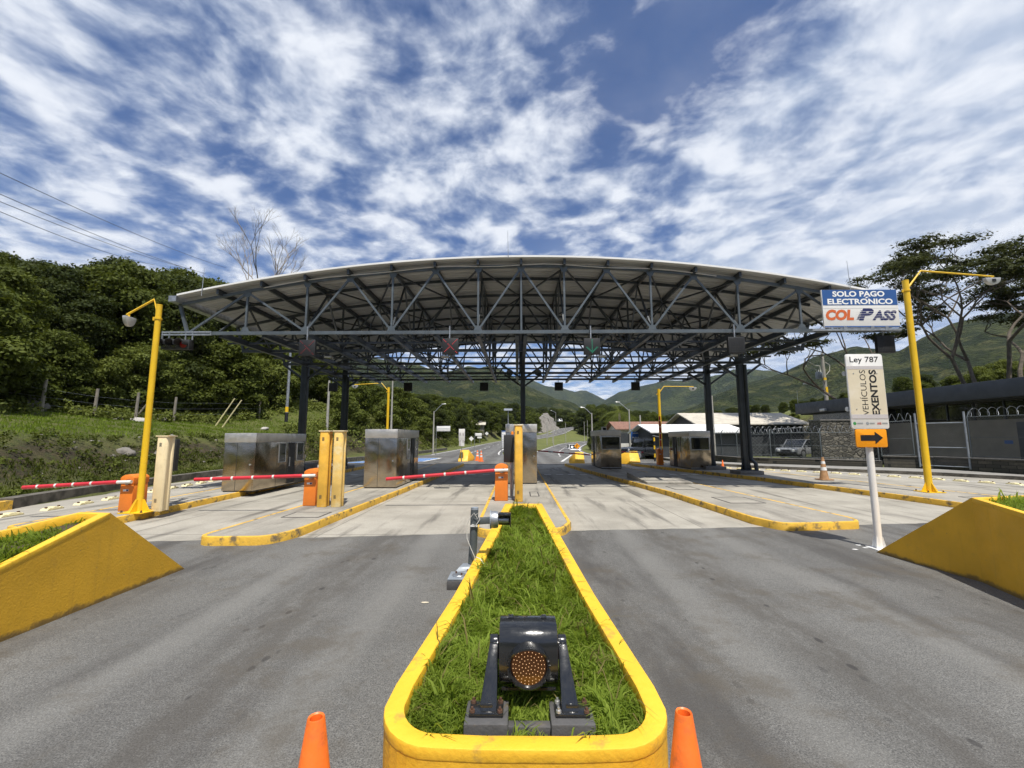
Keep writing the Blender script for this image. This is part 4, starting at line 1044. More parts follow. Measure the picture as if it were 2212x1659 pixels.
# ================================================================== BARRIER GATES
def gate(lab, loc, h, L, droop, w_=.34, dpt=.42, rz=0, up=False):
    t = thing('barrier_gate', lab, 'barrier', loc, rz, 'orange barrier gates')
    b = w_/2; r_ = .05
    MB().hexa([(-b, -dpt/2, 0), (b, -dpt/2, 0), (b, dpt/2, 0), (-b, dpt/2, 0)], [(-b*.95, -dpt/2*.95, h-.2), (b*.95, -dpt/2*.95, h-.2), (b*.95, dpt/2*.95, h-.2), (-b*.95, dpt/2*.95, h-.2)]).build('cabinet', 'orange_cabinet', t, bevel=.012)
    n = 10; pr = [(-b, h-.205), (-b, h-.075)]+[(-b+2*b*k/n, h-.075+.075*math.sin(math.pi*k/n)**.7) for k in range(1, n)]+[(b, h-.075), (b, h-.205)]
    MB().prism_y([(x, z) for x, z in reversed(pr)], -dpt/2-.006, dpt/2+.006).build('lid', 'orange_cabinet', t, bevel=.008)
    MB().box(-.075, .055, -dpt/2-.002, -dpt/2+.004, h-.375, h-.33).build('sticker', 'sign_white', t)
    MB().box(.0, .05, -dpt/2-.0035, -dpt/2-.0022, h-.37, h-.335).build('sticker_print', 'text_navy', t)
    MB().box(-.03, .05, -dpt/2-.014, -dpt/2+.004, h-.228, h-.208).build('lock', 'galvanised', t)
    y = -dpt/2-.075
    if up:
        a0 = (0, y, h-.12); MB().tube([a0, (0, y, h+.15)], .045, 12).build('arm_holder', 'arm_white', t, smooth=True)
        arm = MB().tube([(0, y, h+.1), (0, y, h+L)], .05, 12).build('arm', 'arm_red', t, smooth=True)
        for f_ in (.25, .45, .65, .85): MB().tube([(0, y, h+L*f_), (0, y, h+L*f_+.06)], .053, 12).build('band', 'arm_white', arm, smooth=True)
        return t
    z0 = h-.16
    hp = MB(); hp.tube([(b+.01, y, z0+.005), (-b-.02, y, z0-.005)], .038, 14); hp.build('arm_holder', 'arm_white', t, smooth=True)
    MB().cyl((.06, y, z0), (.06, -dpt/2+.01, z0), .05, .05, 14).build('pivot', 'black_matte', t)
    arm = MB().tube([(-b-.0, y, z0), (-b-L, y, z0-droop)], .043, 14).build('arm', 'arm_red', t, smooth=True)
    for f_ in (.17, .36, .55, .74):
        f_ = 1-f_; x = -b-L*f_; z = z0-droop*f_; MB().tube([(x, y, z), (x-.045, y, z-droop/L*.045)], .045, 14).build('band', 'arm_white', arm, smooth=True)
    return t
gate('leftmost orange barrier gate with its red arm lowered over the left lane', (-8.93, 10.25, .15), .82, 2.15, .12, .31)
gate('orange barrier gate beside the pair of yellow pillars, red arm lowered', (-5.1, 11.05, .15), .89, 2.65, .09, .31)
gate('central orange barrier gate with its long red arm lowered to the left', (-.43, 11.9, .15), .955, 2.85, .225, .345)
def pillar(lab, loc, h, m, w_=.235, dpt=.26):
    t = thing('lane_pillar', lab, 'pillar', loc, 0, 'hollow yellow lane pillars'); b = w_/2; f = dpt/2; c = .03
    # i-shaped section: two flanges and a recessed web
    sec = [(-b+c, -f), (b-c, -f), (b, -f+c), (b, -f*.42), (b*.72, -f*.30), (b*.72, f*.30), (b, f*.42), (b, f-c), (b-c, f), (-b+c, f), (-b, f-c), (-b, f*.42), (-b*.72, f*.30), (-b*.72, -f*.30), (-b, -f*.42), (-b, -f+c)]
    MB().prism(sec, .0, h-.02).build('body', m, t, bevel=.006)
    MB().box(-b*.62, b*.62, -f-.004, -f+.001, .06, h-.09).build('front_cover', m, t, bevel=.003)
    MB().box(-b-.018, b+.018, -f-.015, f+.015, h-.02, h+.006).build('cap', 'pillar_cream' if m != 'pillar_cream' else m, t, bevel=.004)
    for z in (h-.24, .20):
        v = MB(); 
        for k in range(5): v.box(-.045, .01, -f-.0075, -f-.0045, z+k*.018, z+k*.018+.008)
        v.build('vent', 'screed_line', t)
    return t
pillar('faded cream lane pillar right of the leftmost barrier gate', (-8.20, 10.15, .15), 1.70, 'pillar_cream', .25)
pillar('yellow lane pillar, left one of the close pair', (-4.72, 10.78, .15), 1.82, 'pillar_yellow')
pillar('scuffed yellow lane pillar, right one of the close pair', (-4.375, 10.78, .15), 1.82, 'pillar_worn')
pillar('tall yellow lane pillar in front of the central booth', (.03, 11.65, .15), 1.98, 'pillar_yellow', .21)
pillar('far yellow lane pillar beside the far wedge planter', (4.86, 28.0, .15), 2.0, 'pillar_yellow')
def payment(lab, loc, pw, z0, z1, mirror=1):
    t = thing('lane_indicator', lab, 'lane indicator', loc, 0, 'dark lane indicators on grey posts')
    MB().tube([(0, 0, .03), (0, 0, z0+.1)], .045, 14).build('post', 'pipe_grey', t, smooth=True)
    MB().box(-.14, .14, -.11, .11, -.004, .03).build('base_plate', 'pipe_grey', t, bevel=.004)
    c = MB().tube([(0, 0, z0-.17), (0, 0, z0-.09)], .06, 14); c.build('clamp', 'pipe_grey', t, smooth=True)
    MB().box(-pw/2-.08*mirror, pw/2-.08*mirror, -.05, .07, z0, z1).build('display', 'black_matte', t, bevel=.01)
    b = MB().lathe([(.0, .085), (.025, .08), (.035, .06), (.038, 0), (0.0, 0.0)], c=(.02*mirror, 0, z1+.01), n=14); b.build('beacon', 'beacon_amber', t, smooth=True)
    MB().tube([(.05, 0, z0-.3), (.12, .02, z0-.45), (.06, .03, .5), (.03, .03, .05)], .008, 6).build('wire', 'black_matte', t)
    return t
payment('dark lane indicator on a grey post behind the leftmost yellow lamp pole', (-8.62, 10.75, .15), .30, .85, 1.62, -1)
payment('dark lane indicator glimpsed between the two yellow pillars', (-4.68, 11.4, .15), .26, .95, 1.68, -1)
payment('dark lane indicator with amber beacon between central gate and pillar', (-.16, 12.0, .15), .27, .98, 1.72, 1)
t = gate('far barrier gate with its red arm raised beside the rightmost booth', (9.6, 29.6, .15), 1.0, 1.9, 0, .3, up=True)
t.location = (8.55, 26.6, .15)
def farm(lab, p0, p1):
    t = thing('far_barrier', lab, 'barrier', p0, 0, 'far barrier arms'); v = Vector(p1)-Vector(p0)
    MB().tube([(0, 0, 0), tuple(v)], .04, 8).build('arm', 'arm_red', t, smooth=True)
    for k in (.2, .5, .8): q = v*k; MB().tube([tuple(q), tuple(q+v.normalized()*.3)], .042, 8).build('band', 'arm_white', t, smooth=True)
    return t
farm('thin red and white barrier arm lowered across the far right lane beside the central booth', (1.25, 27.2, .98), (4.5, 27.5, .72))
farm('thin red and white barrier arm lowered right of the large-window booth', (5.65, 27.4, .92), (7.85, 27.6, .86))

# ================================================================== AMBER LAMP ON ITS BASE
t = thing('warning_light', 'black drum-shaped amber LED warning light on a grey base in the central planter', 'warning light', (.052, 2.455, .405), 0)
BX = .305
for s in (-1, 1):
    b = MB(); xa, xb = sorted((s*BX, s*.10)); b.box(xa, xb, -.28, -.09, -.04, .085)
    b.build('base_block', 'base_block', t, bevel=.006)
b = MB().box(-.10, .10, -.255, -.205, -.0, .06); b.build('cross_beam', 'base_block', t, bevel=.004)
for s in (-1, 1):
    q = MB(); c = s*.205; w0, w1 = .064, .052
    q.box(c-.082, c+.082, -.235, -.125, .086, .104)
    q.build('foot_plate', 'black_metal', t, bevel=.006)
    q = MB(); tx = s*.178
    q.hexa([(c-.042-s*.008, -.215, .10), (c+.042-s*.008, -.215, .10), (c+.042-s*.008, -.150, .10), (c-.042-s*.008, -.150, .10)], [(tx-.022, -.060, .335), (tx+.022, -.060, .335), (tx+.022, .03, .335), (tx-.022, .03, .335)])
    q.bar((c-.03, -.20, .104), (c+.03, -.20, .104), .012, .05)
    q.tube([(tx-.022*s*1, -.008, .325), (tx+.022*s, -.008, .325)], .036, 20)
    q.build('bracket', 'black_metal', t, bevel=.004)
    for bx_ in (c-.066, c+.066):
        for by in (-.22, -.145):
            bo = MB(); bo.lathe([(0, .022), (.006, .022), (.0065, .010), (.012, .010), (.0135, 0)], c=(bx_, by, .104), n=12)
            bo.build('bolt', 'steel_bolt' if (s > 0 and bx_ < c) else 'rusty_bolt', t, smooth=True)
    MB().lathe([(.052, 0), (.056, s*.006), (.056, s*.012), (.044, s*.018), (.0, s*.018)], c=(s*.148, -.008, .30), n=28, axis='x').build('hinge_disc', 'black_metal', t, smooth=True)
# drum with horizontal axis; flat lower apron at the front
pr = []
for k in range(36):
    a = 2*math.pi*k/36; r_ = .132; ca, sa = math.cos(a), math.sin(a); y = r_*math.copysign(abs(ca)**.62, ca); z = .292+.146*math.copysign(abs(sa)**.8, sa)
    pr.append((y-.008, z))
dr = MB().prism_x(pr, -.148, .148).build('drum', 'black_metal', t, bevel=.004)
q = MB()
for x in (-.09, .085): q.box(x-.014, x+.014, -.012, .03, .430, .448)
q.build('lug', 'black_metal', t, bevel=.002)
tl = Vector((0, -1, .10)).normalized()   # lens axis, tipped upward toward the drivers
ax_u = Vector((1, 0, 0)); ax_v = tl.cross(ax_u)
Cn = Vector((0, -.146, .272))
def disc(rings, n=36):
    v = MB()
    for r_, h_ in rings:
        for k in range(n):
            a = 2*math.pi*k/n; p = Cn+ax_u*(r_*math.cos(a))+ax_v*(r_*math.sin(a))+tl*h_; v.v.append(tuple(p))
    for i in range(len(rings)-1):
        for k in range(n): v.f.append((i*n+k, i*n+(k+1) % n, (i+1)*n+(k+1) % n, (i+1)*n+k))
    return v
disc([(.108, -.06), (.108, .004), (.100, .012), (.092, .012), (.088, .004), (.084, .0)]).build('lens_ring', 'black_metal', t, smooth=True)
lens = disc([(.0865, .001), (.065, .006), (.035, .010), (.0005, .011)]); lens.build('lens', 'amber_lens', t, smooth=True)
q = MB()
for r_, c_ in ((0, 1), (.016, 6), (.032, 12), (.048, 18), (.064, 22), (.078, 26)):
    for k in range(c_):
        a = 2*math.pi*k/max(1, c_)+r_*20; p = Cn+ax_u*(r_*math.cos(a))+ax_v*(r_*math.sin(a))+tl*(.0105-(r_/.0965)**2*.0085)
        s = .0011; q.add([tuple(p+ax_u*i*s+ax_v*j*s*1.5+tl*.0012) for i, j in ((-1, -1), (1, -1), (1, 1), (-1, 1))], [(0, 1, 2, 3)])
q.build('led_cluster', 'led_amber', t)
# visor hood over the upper half
v = MB(); n = 28; r0, r1 = .108, .102
for k in range(n+1):
    a = math.pi*(-.16+1.32*k/n); ln = .012+.078*max(0, math.sin(a*1.0))**.8 if 0 < a < math.pi else .02
    for r_, h_ in ((r0, .0), (r0*.99, ln), (r1*.97, ln), (r1, .0)):
        p = Cn+ax_u*(r_*math.cos(a))+ax_v*(r_*math.sin(a))+tl*h_; v.v.append(tuple(p))
for k in range(n):
    for j in range(4): v.f.append((4*k+j, 4*k+(j+1) % 4, 4*k+4+(j+1) % 4, 4*k+4+j))
v.build('visor', 'black_metal', t, smooth=True)
MB().box(-.135, .135, -.128, -.118, .150, .162).build('lower_strip', 'black_metal', t)

# ------------------------------------------------------------------ sensor post on the planter's left kerb
t = thing('sensor_post', 'short grey post carrying a round silver sensor, clamped to the planter edge', 'sensor post', (-.405, 4.0, .62), 0)
MB().box(-.17, .0, -.33, -.13, -.04, .03).build('base_block', 'base_block', t, bevel=.004)
q = MB(); q.box(-.165, -.005, -.325, -.12, .032, .045); q.hexa([(-.13, -.13, .045), (.03, -.10, .045), (.03, .02, .045), (-.10, .02, .045)], [(-.10, -.10, .075), (.03, -.08, .075), (.03, .02, .075), (-.08, .02, .075)]); q.build('base_plate', 'pipe_grey', t, bevel=.003)
MB().lathe([(0, .056), (.052, .055), (.056, .05), (.056, .045)], c=(-.085, -.225, 0), n=24).build('cover_disc', 'galvanised', t, smooth=True)
q = MB()
for x, y in ((-.06, -.25), (-.11, -.20), (-.02, -.15), (-.04, -.02)): q.lathe([(0, .072), (.007, .07), (.008, .052)], c=(x, y, 0), n=8)
q.build('bolts', 'rusty_bolt', t)
po = MB().tube([(0, 0, .05), (.012, 0, .3), (.02, 0, .555)], [.036, .035, .034], 20).build('post', 'post_grey', t, smooth=True)
MB().lathe([(0, .562), (.03, .560), (.035, .55), (.0345, .54)], c=(.02, 0, 0), n=20).build('cap', 'pipe_grey', po, smooth=True)
q = MB(); q.bar((.02, -.01, .44), (.17, -.01, .45), .05, .055); q.build('bracket', 'post_grey', t, bevel=.004)
sn = MB().lathe([(.0, -.008), (.070, -.008), (.072, 0), (.074, .03), (.068, .055), (.045, .06), (.0, .06)], c=(.175, -.01, .455), n=28, axis='x').build('sensor_housing', 'galvanised', t, smooth=True)
MB().lathe([(.0, 0), (.078, 0), (.078, .010), (.0, .010)], c=(.160, -.01, .455), n=28, axis='x').build('flange', 'pipe_grey', sn)
q = MB(); q.box(.235, .345, -.055, .035, .50, .512); q.box(.335, .345, -.055, .035, .40, .50); q.box(.235, .345, .030, .038, .40, .51); q.box(.235, .345, -.058, -.050, .49, .51); q.build('hood', 'black_metal', sn, bevel=.003)
MB().cyl((.235, -.01, .45), (.325, -.01, .45), .026, .026, 18).build('lens_tube', 'galvanised', sn, smooth=True)
def wire(pts, r_=.0035, m='cable_white'): return MB().tube(pts, r_, 6).build('wire', m, t, smooth=True)
wire([(.05, -.05, .47), (.02, -.06, .52), (-.02, -.05, .47), (-.045, -.05, .40), (-.04, -.05, .30), (-.005, -.06, .22), (.03, -.07, .15), (.045, -.06, .05), (.05, -.05, -.02)])
wire([(.0, -.045, .42), (.035, -.05, .41), (.07, -.045, .46), (.06, -.04, .52), (.035, -.04, .50)])
wire([(.04, -.07, .15), (.08, -.09, .14), (.12, -.12, .10), (.12, -.20, .03), (.10, -.26, .0), (.13, -.34, .01), (.16, -.42, -.03), (.15, -.5, -.05)])
MB().bar((-.012, -.042, .405), (.05, -.042, .405), .012).build('cable_tie', 'white_paint', t)

# ------------------------------------------------------------------ cones
def cone(lab, loc, h=.7, m='orange_cone', bands=False, base='orange_cone', rz=0, group='traffic cones'):
    t = thing('traffic_cone', lab, 'traffic cone', loc, rz, group); k = h/.7
    MB().lathe([(.135*k, .028*k), (.124*k, .05*k), (.033*k, .7*k), (.030*k, .705*k), (.024*k, .70*k), (.022*k, .60*k), (.02*k, .60*k)], n=32).build('body', m, t, smooth=True)
    MB().prism(chamf([(-.19*k, -.19*k), (.19*k, -.19*k), (.19*k, .19*k), (-.19*k, .19*k)], .04, 3), 0, .03*k).build('base', base, t, bevel=.005)
    if bands:
        for z0, z1 in ((.30, .40), (.50, .58)):
            r_ = lambda z: (.124+(.033-.124)*(z-.05)/.65)*k+.002
            MB().lathe([(r_(z0), z0*k), (r_(z1), z1*k)], n=32).build('band', 'white_paint', t, smooth=True)
    return t
cone('plain orange cone beside the left front corner of the central planter', (-.80, 1.86, 0), group='plain orange cones at the bottom edge')
cone('plain orange cone beside the right front corner of the central planter', (.665, 1.905, 0), group='plain orange cones at the bottom edge')
mat('cone_faded', (.33, .18, .08), .7, var=.2, vs=8, dirt=(.2, .17, .13), damt=.7, ds=6)
cone('faded dirty striped cone standing on the right island', (11.87, 17.31, .149), .86, 'cone_faded', True, 'cone_faded')
cone('small orange cone on the ground behind the left booth, on a yellow block', (-8.3, 33.0, .62), .55, 'orange_cone', True)
cone('small cone by the sloping end of the far left wedge, nearer one', (-2.75, 33.3, 0), .8, 'orange_cone', True)
cone('small cone by the sloping end of the far left wedge, farther one', (-3.15, 34.6, 0), .8, 'orange_cone', True)
cone('small orange cone behind the far right column', (12.1, 26.2, .0), .45, 'orange_cone', False)

# ------------------------------------------------------------------ yellow lamp poles
def lamp_pole(lab, loc, h, knee, tip, r_=.095, m='pole_yellow'):
    t = thing('lamp_pole', lab, 'lamp pole', loc, 0, 'tall yellow lamp poles')
    MB().tube([(0, 0, .012), (0, 0, h*.5), (0, 0, h)], [r_, r_*.97, r_*.93], 24).build('pole', m, t, smooth=True)
    q = MB(); q.prism(chamf([(-.28, -.26), (.28, -.26), (.28, .26), (-.28, .26)], .05, 2), 0, .018)
    for a in range(4):
        c, s = math.cos(a*math.pi/2), math.sin(a*math.pi/2)
        q.add([(c*r_*.8-s*.006, s*r_*.8+c*.006, .018), (c*.25-s*.006, s*.25+c*.006, .018), (c*.1-s*.006, s*.1+c*.006, .28), (c*r_*.8-s*.006, s*r_*.8+c*.006, .28),
               (c*r_*.8+s*.006, s*r_*.8-c*.006, .018), (c*.25+s*.006, s*.25-c*.006, .018), (c*.1+s*.006, s*.1-c*.006, .28), (c*r_*.8+s*.006, s*r_*.8-c*.006, .28)],
              [(0, 1, 2, 3), (7, 6, 5, 4), (1, 5, 6, 2), (0, 4, 5, 1), (3, 2, 6, 7)])
    q.build('base_plate', m, t)
    for x, y in ((-.22, -.2), (.22, -.2), (.22, .2), (-.22, .2)): MB().lathe([(0, .07), (.016, .065), (.018, .03), (.028, .028), (.028, .018)], c=(x, y, 0), n=8).build('bolt', 'rusty_bolt', t)
    q = MB().tube([(0, 0, h-.36), (0, 0, h-.32)], r_+.012, 20); q.box(-r_-.05, -r_+.01, -.02, .02, h-.38, h-.30); q.build('collar', m, t)
    MB().lathe([(0, h+.012), (r_*.96, h+.005), (r_*.97, h-.02)], n=20).build('cap', m, t, smooth=True)
    kx, ky, kz = knee; a = MB().tube([(kx*.15, ky*.15, h-.22), knee, tip], [.032, .03, .024], 10).build('arm', m, t, smooth=True)
    d_ = (Vector(tip)-Vector(knee)).normalized()
    L = thing('floodlight', None, None, (0, 0, 0)); bpy.data.objects.remove(L)
    x, y, z = tip; s = 1 if tip[0] > 0 else -1
    hd = MB(); n = 14; R0 = .24
    fan = [(R0*math.cos(math.pi*(1+k/n)), R0*.95*math.sin(math.pi*(1+k/n))) for k in range(n+1)]
    hd.prism_y([(x-s*.06+u, z-.05+v_) for u, v_ in fan], y-.05, y+.06)
    if h < 4.85 and s < 0: hd = MB().prism_x([(y+u*.6, z-.05+v_) for u, v_ in fan], x+.03, x+.12)
    fl = hd.build('floodlight', 'lamp_metal', t, bevel=.01)
    MB().tube([(x-s*.06, y, z), (x-s*.06, y, z-.09)], .02, 8).build('hanger', m, fl)
    MB().box(x-s*.06-.05, x-s*.06+.05, y-.075, y-.052, z-.19, z-.10).build('driver_box', 'dark_panel', fl)
    return t
lamp_pole('tall yellow lamp pole leaning over the leftmost barrier gate', (-8.52, 9.96, .15), 4.80, (-.14, .0, 4.93), (-.58, -.2, 4.50), .066)
lamp_pole('tall yellow lamp pole on the right island in front of the office building', (12.40, 13.55, .15), 6.60, (.52, 0, 6.92), (2.80, 0, 6.72), .092)
t = lamp_pole('far yellow lamp pole left of the exit, its arm reaching left', (-9.85, 33, .0), 5.62, (-.55, 0, 5.95), (-2.65, 0, 5.84), .095)
lamp_pole('far yellow lamp pole right of the exit, its arm reaching right', (9.30, 28.6, .02), 4.92, (.36, 0, 5.10), (2.3, 0, 5.08), .095)

# ------------------------------------------------------------------ Ley 787 sign
t = thing('road_sign', 'tall cream Ley 787 exempt vehicles sign with orange arrow plate on a white post', 'road sign', (5.86, 7.40, 0), 0)
MB().tube([(0, 0, .0), (-.0, 0, 3.0)], [.052, .050], 20).build('post', 'white_paint', t, smooth=True)
q = MB()
for a in range(4):
    c, s = math.cos(a*math.pi/2+.6), math.sin(a*math.pi/2+.6)
    q.add([(c*.04-s*.005, s*.04+c*.005, .01), (c*.10-s*.005, s*.10+c*.005, .01), (c*.06-s*.005, s*.06+c*.005, .19), (c*.04-s*.005, s*.04+c*.005, .19), (c*.04+s*.005, s*.04-c*.005, .01), (c*.10+s*.005, s*.10-c*.005, .01), (c*.06+s*.005, s*.06-c*.005, .19), (c*.04+s*.005, s*.04-c*.005, .19)], [(0, 1, 2, 3), (7, 6, 5, 4), (1, 5, 6, 2), (3, 2, 6, 7)])
q.box(-.13, .13, -.13, .13, 0, .012); q.build('base_plate', 'white_paint', t)
X0, X1, Z0, Z1 = -.315, .30, 1.93, 3.19
def rrect(x0, x1, z0, z1, r_=.03, n=4): return chamf([(x0, z0), (x1, z0), (x1, z1), (x0, z1)], r_*1.6, n)
MB().prism_y(rrect(X0, X1, Z0, Z1), -.085, -.060).build('panel', 'sign_white', t, bevel=.003)
MB().box(X0+.008, X1-.008, -.0885, -.0855, 2.10, 2.985).build('cream_field', 'sign_cream', t)
mat('field_grey', (.55, .52, .52), .45, var=.03)
q = MB(); q.box(X0+.008, X1-.008, -.0905, -.0888, 2.93, 2.985); q.box(X0+.008, X1-.008, -.0905, -.0888, 2.10, 2.17); q.build('band', 'field_grey', t)
text('lettering', 'Ley 787', 'text_black', t, -.01, 3.082, -.0875, w=.48, h=.125, bold=.008)
text('lettering', 'VEH\u00cdCULOS', 'text_black', t, -.075, 2.535, -.0895, w=.76, h=.125, rot=math.pi/2, bold=.0)
text('lettering', 'EXENTOS', 'text_black', t, .105, 2.535, -.0895, w=.77, h=.125, rot=math.pi/2, bold=.035)
for x, m in ((-.265, 'text_green'), (-.055, 'text_grey')): MB().lathe([(.0, 0), (.026, 0)], c=(x, -.0875, 2.02), n=20, axis='y').build('emblem', m, t)
text('lettering', 'ANI', 'text_red', t, .135, 2.02, -.0875, w=.065, h=.042, bold=.02)
q = MB()
for xa, xb in ((-.225, -.13), (-.02, .065), (.185, .275)):
    for z in (2.025, 2.01): q.box(xa, xb, -.0880, -.0872, z, z+.007)
q.build('small_print', 'text_grey', t)
for x, z in ((-.21, 2.86), (.18, 2.86), (-.21, 2.26), (.18, 2.26)): MB().lathe([(0, -.096), (.009, -.095), (.010, -.088)], c=(x, 0, z), n=10, axis='y').build('rivet', 'steel_bolt', t, smooth=True)
for z in (2.26, 2.86): MB().lathe([(0, 0), (.04, 0), (.04, .008), (0, .008)], c=(X0-.018, -.05, z), n=14, axis='y').build('bracket', 'galvanised', t)
for z in (2.3, 2.8): MB().box(-.07, .07, -.06, .055, z-.02, z+.02).build('clamp', 'galvanised', t)
MB().prism_y(rrect(-.265, .245, 1.63, 1.925, .02), -.083, -.062).build('arrow_plate', 'orange_sign', t, bevel=.003)
q = MB(); q.add([(x, -.0865, z) for x, z in ((-.19, 1.735), (.045, 1.735), (.045, 1.68), (.175, 1.785), (.045, 1.885), (.045, 1.83), (-.19, 1.83))], [tuple(range(7))]); q.build('arrow', 'text_black', t)
spl = MB(); 
for k in range(7):
    a, r_ = k*2.4, .12+.05*k; c_ = (5.84+r_*math.cos(a)*1.3, 7.38+r_*math.sin(a)*.6); spl.add([(c_[0]+.045*math.cos(b)*(1+.3*math.sin(3*b+k)), c_[1]+.03*math.sin(b), .0035) for b in np.linspace(0, 2*math.pi, 9)[:-1]], [tuple(range(8))])
tag(spl.build('paint_spots', 'white_paint'), kind='stuff')
lt_ = MB(); rr = random.Random(4)
for k in range(0):
    x, y = rr.uniform(-4.2, 5.3), rr.uniform(1.6, 7.2)
    if -.9 < x < 1.0: continue
    s = rr.uniform(.004, .016); a0 = rr.random()*6; lt_.add([(x+s*math.cos(b+a0)*1.5, y+s*math.sin(b+a0), .004+.004*(i % 2)) for i, b in enumerate((0, 1.2, 2.6, 3.7, 5.1))], [(0, 1, 2, 3, 4)])
lt_.add([(-1.02+.045*math.cos(b), 5.02+.02*math.sin(b), .006) for b in np.linspace(0, 6.28, 9)[:-1]], [tuple(range(8))])
tag(lt_.build('litter', 'sign_cream'), kind='stuff')

# ------------------------------------------------------------------ lane separators (rumble blocks)
sp = thing('lane_separator', 'low cream ribbed lane separator block bolted to the right road', 'lane separator', (0, 0, 0), 0, 'cream lane separators along the right road')
prf = [(-.24, 0), (-.20, .045), (-.14, .06), (-.10, .05), (-.05, .075), (.05, .075), (.10, .05), (.14, .06), (.20, .045), (.24, 0)]
MB().prism_y([(x, z) for x, z in prf], -.09, .09).build('block', 'separator_cream', sp, bevel=.006)
q = MB()
for x in (-.17, .17): q.box(x-.02, x+.02, -.02, .02, .055, .085)
q.build('bolt', 'rusty_bolt', sp)
def along(pts, n, f):
    L = [0]
    for a, b in zip(pts, pts[1:]): L.append(L[-1]+math.hypot(b[0]-a[0], b[1]-a[1]))
    for k in range(n):
        s = L[-1]*k/(n-1)
        for i in range(len(pts)-1):
            if s <= L[i+1]+1e-6:
                u = (s-L[i])/(L[i+1]-L[i]); x = pts[i][0]+(pts[i+1][0]-pts[i][0])*u; y = pts[i][1]+(pts[i+1][1]-pts[i][1])*u
                f(k, x, y, math.atan2(pts[i+1][1]-pts[i][1], pts[i+1][0]-pts[i][0])); break
first = [1]
def put_r(k, x, y, a):
    if first[0]: sp.location = (x, y, 0); sp.rotation_euler = (0, 0, a); first[0] = 0
    else: dup(sp, (x, y, 0), a)
along([(19.05, 14.0), (18.7, 16.97), (18.06, 17.98), (17.4, 19.58), (15.5, 22.2), (13.35, 24.67), (11.6, 26.3)], 21, put_r)
def put_l(k, x, y, a): dup(sp, (x, y, 0), a, 'low worn cream lane separator block on the far left road', 'cream lane separators along the left road')
along([(-11.9, 9.4), (-11.84, 11.2), (-12.04, 13), (-12.34, 15.5), (-12.8, 18.6), (-12.9, 24)], 17, put_l)

# ------------------------------------------------------------------ far wedges (low concrete planters seen end-on)
def wedge(lab, loc, w_, run, h, s, back=1.6):
    t = thing('concrete_wedge', lab, 'concrete wedge', loc, 0, 'far yellow concrete wedges'); b = w_/2
    MB().add([(-b, 0, 0), (b, 0, 0), (b, 0+.75, h), (-b*.7, .75, h), (-b-run*(s < 0), back, 0), (b+run*(s > 0), back, 0), (b+run*(s > 0), back, h*.35), (-b-run*(s < 0), back, h*.35)],
             [(0, 1, 2, 3), (3, 2, 6, 7), (1, 5, 6, 2), (4, 0, 3, 7), (5, 4, 7, 6), (0, 4, 5, 1)]).build('block', 'yellow_paint', t, bevel=.02)
    return t
wedge('far yellow wedge left of the exit with a white sign post in front', (-4.15, 33.4, 0), .75, .35, .85, 1)
wedge('far yellow wedge just left of the large-window booth', (4.2, 29.6, 0), .65, .25, .80, -1)
wedge('far yellow wedge just right of the large-window booth', (7.9, 29.6, 0), .7, 1.2, .86, -1)
t = thing('concrete_block', 'low yellow block carrying a small cone behind the second booth', 'concrete block', (-8.3, 33.0, 0), 0); MB().box(-.42, .42, -.3, .3, 0, .62).build('block', 'yellow_paint', t, bevel=.03)
t = thing('concrete_block', 'grey concrete box beside the left rear column', 'concrete block', (-9.75, 21.6, .146), 0); MB().box(-1.1, -.25, -.4, .4, 0, .42).build('block', 'concrete_block', t, bevel=.02)

# ------------------------------------------------------------------ fences and walls on the right
WALL = [(24.6, 2), (23.4, 12), (22.7, 19.8), (21.75, 23.4), (20.2, 24.7), (15.8, 27.9), (14.5, 29.3), (14.1, 33), (14.6, 40)]
polyw = polykerb('low_stone_wall', [(x+.12, y+.05) for x, y in WALL[:5]][::-1], -.28, .0, .72, 'block_wall', None); tag(polyw, 'low dark block wall with the chain-link fence on it, in front of the office', 'wall')
polyw2 = polykerb('low_stone_wall', [(x, y) for x, y in WALL[4:]][::-1], -.28, -.0, .46, 'block_wall', None); tag(polyw2, 'low stone wall under the wire fence around the lawn', 'wall')
cp1 = polykerb('wall_coping', [(x+.08, y+.03) for x, y in WALL[:5]][::-1], -.36, .722, .77, 'concrete_block', None); cp1.parent = polyw
cp2 = polykerb('wall_coping', [(x-.04, y) for x, y in WALL[4:]][::-1], -.36, .462, .50, 'concrete_block', None); cp2.parent = polyw2
for o in (polyw, polyw2, cp1, cp2):
    if 'kind' in o: del o['kind']
def coil(pts, r_, pitch, n_=10):
    L = [0]
    for a, b in zip(pts, pts[1:]): L.append(L[-1]+(Vector(b)-Vector(a)).length)
    out = []; s = 0
    while s < L[-1]:
        i = max(j for j in range(len(L)-1) if L[j] <= s); u = (s-L[i])/(L[i+1]-L[i]); p = Vector(pts[i]).lerp(Vector(pts[i+1]), u); d_ = (Vector(pts[i+1])-Vector(pts[i])).normalized()
        n1 = d_.cross(Vector((0, 0, 1))).normalized(); a = 2*math.pi*s/pitch; out.append(p+n1*r_*math.cos(a)+Vector((0, 0, r_*math.sin(a)))); s += pitch/n_
    return out
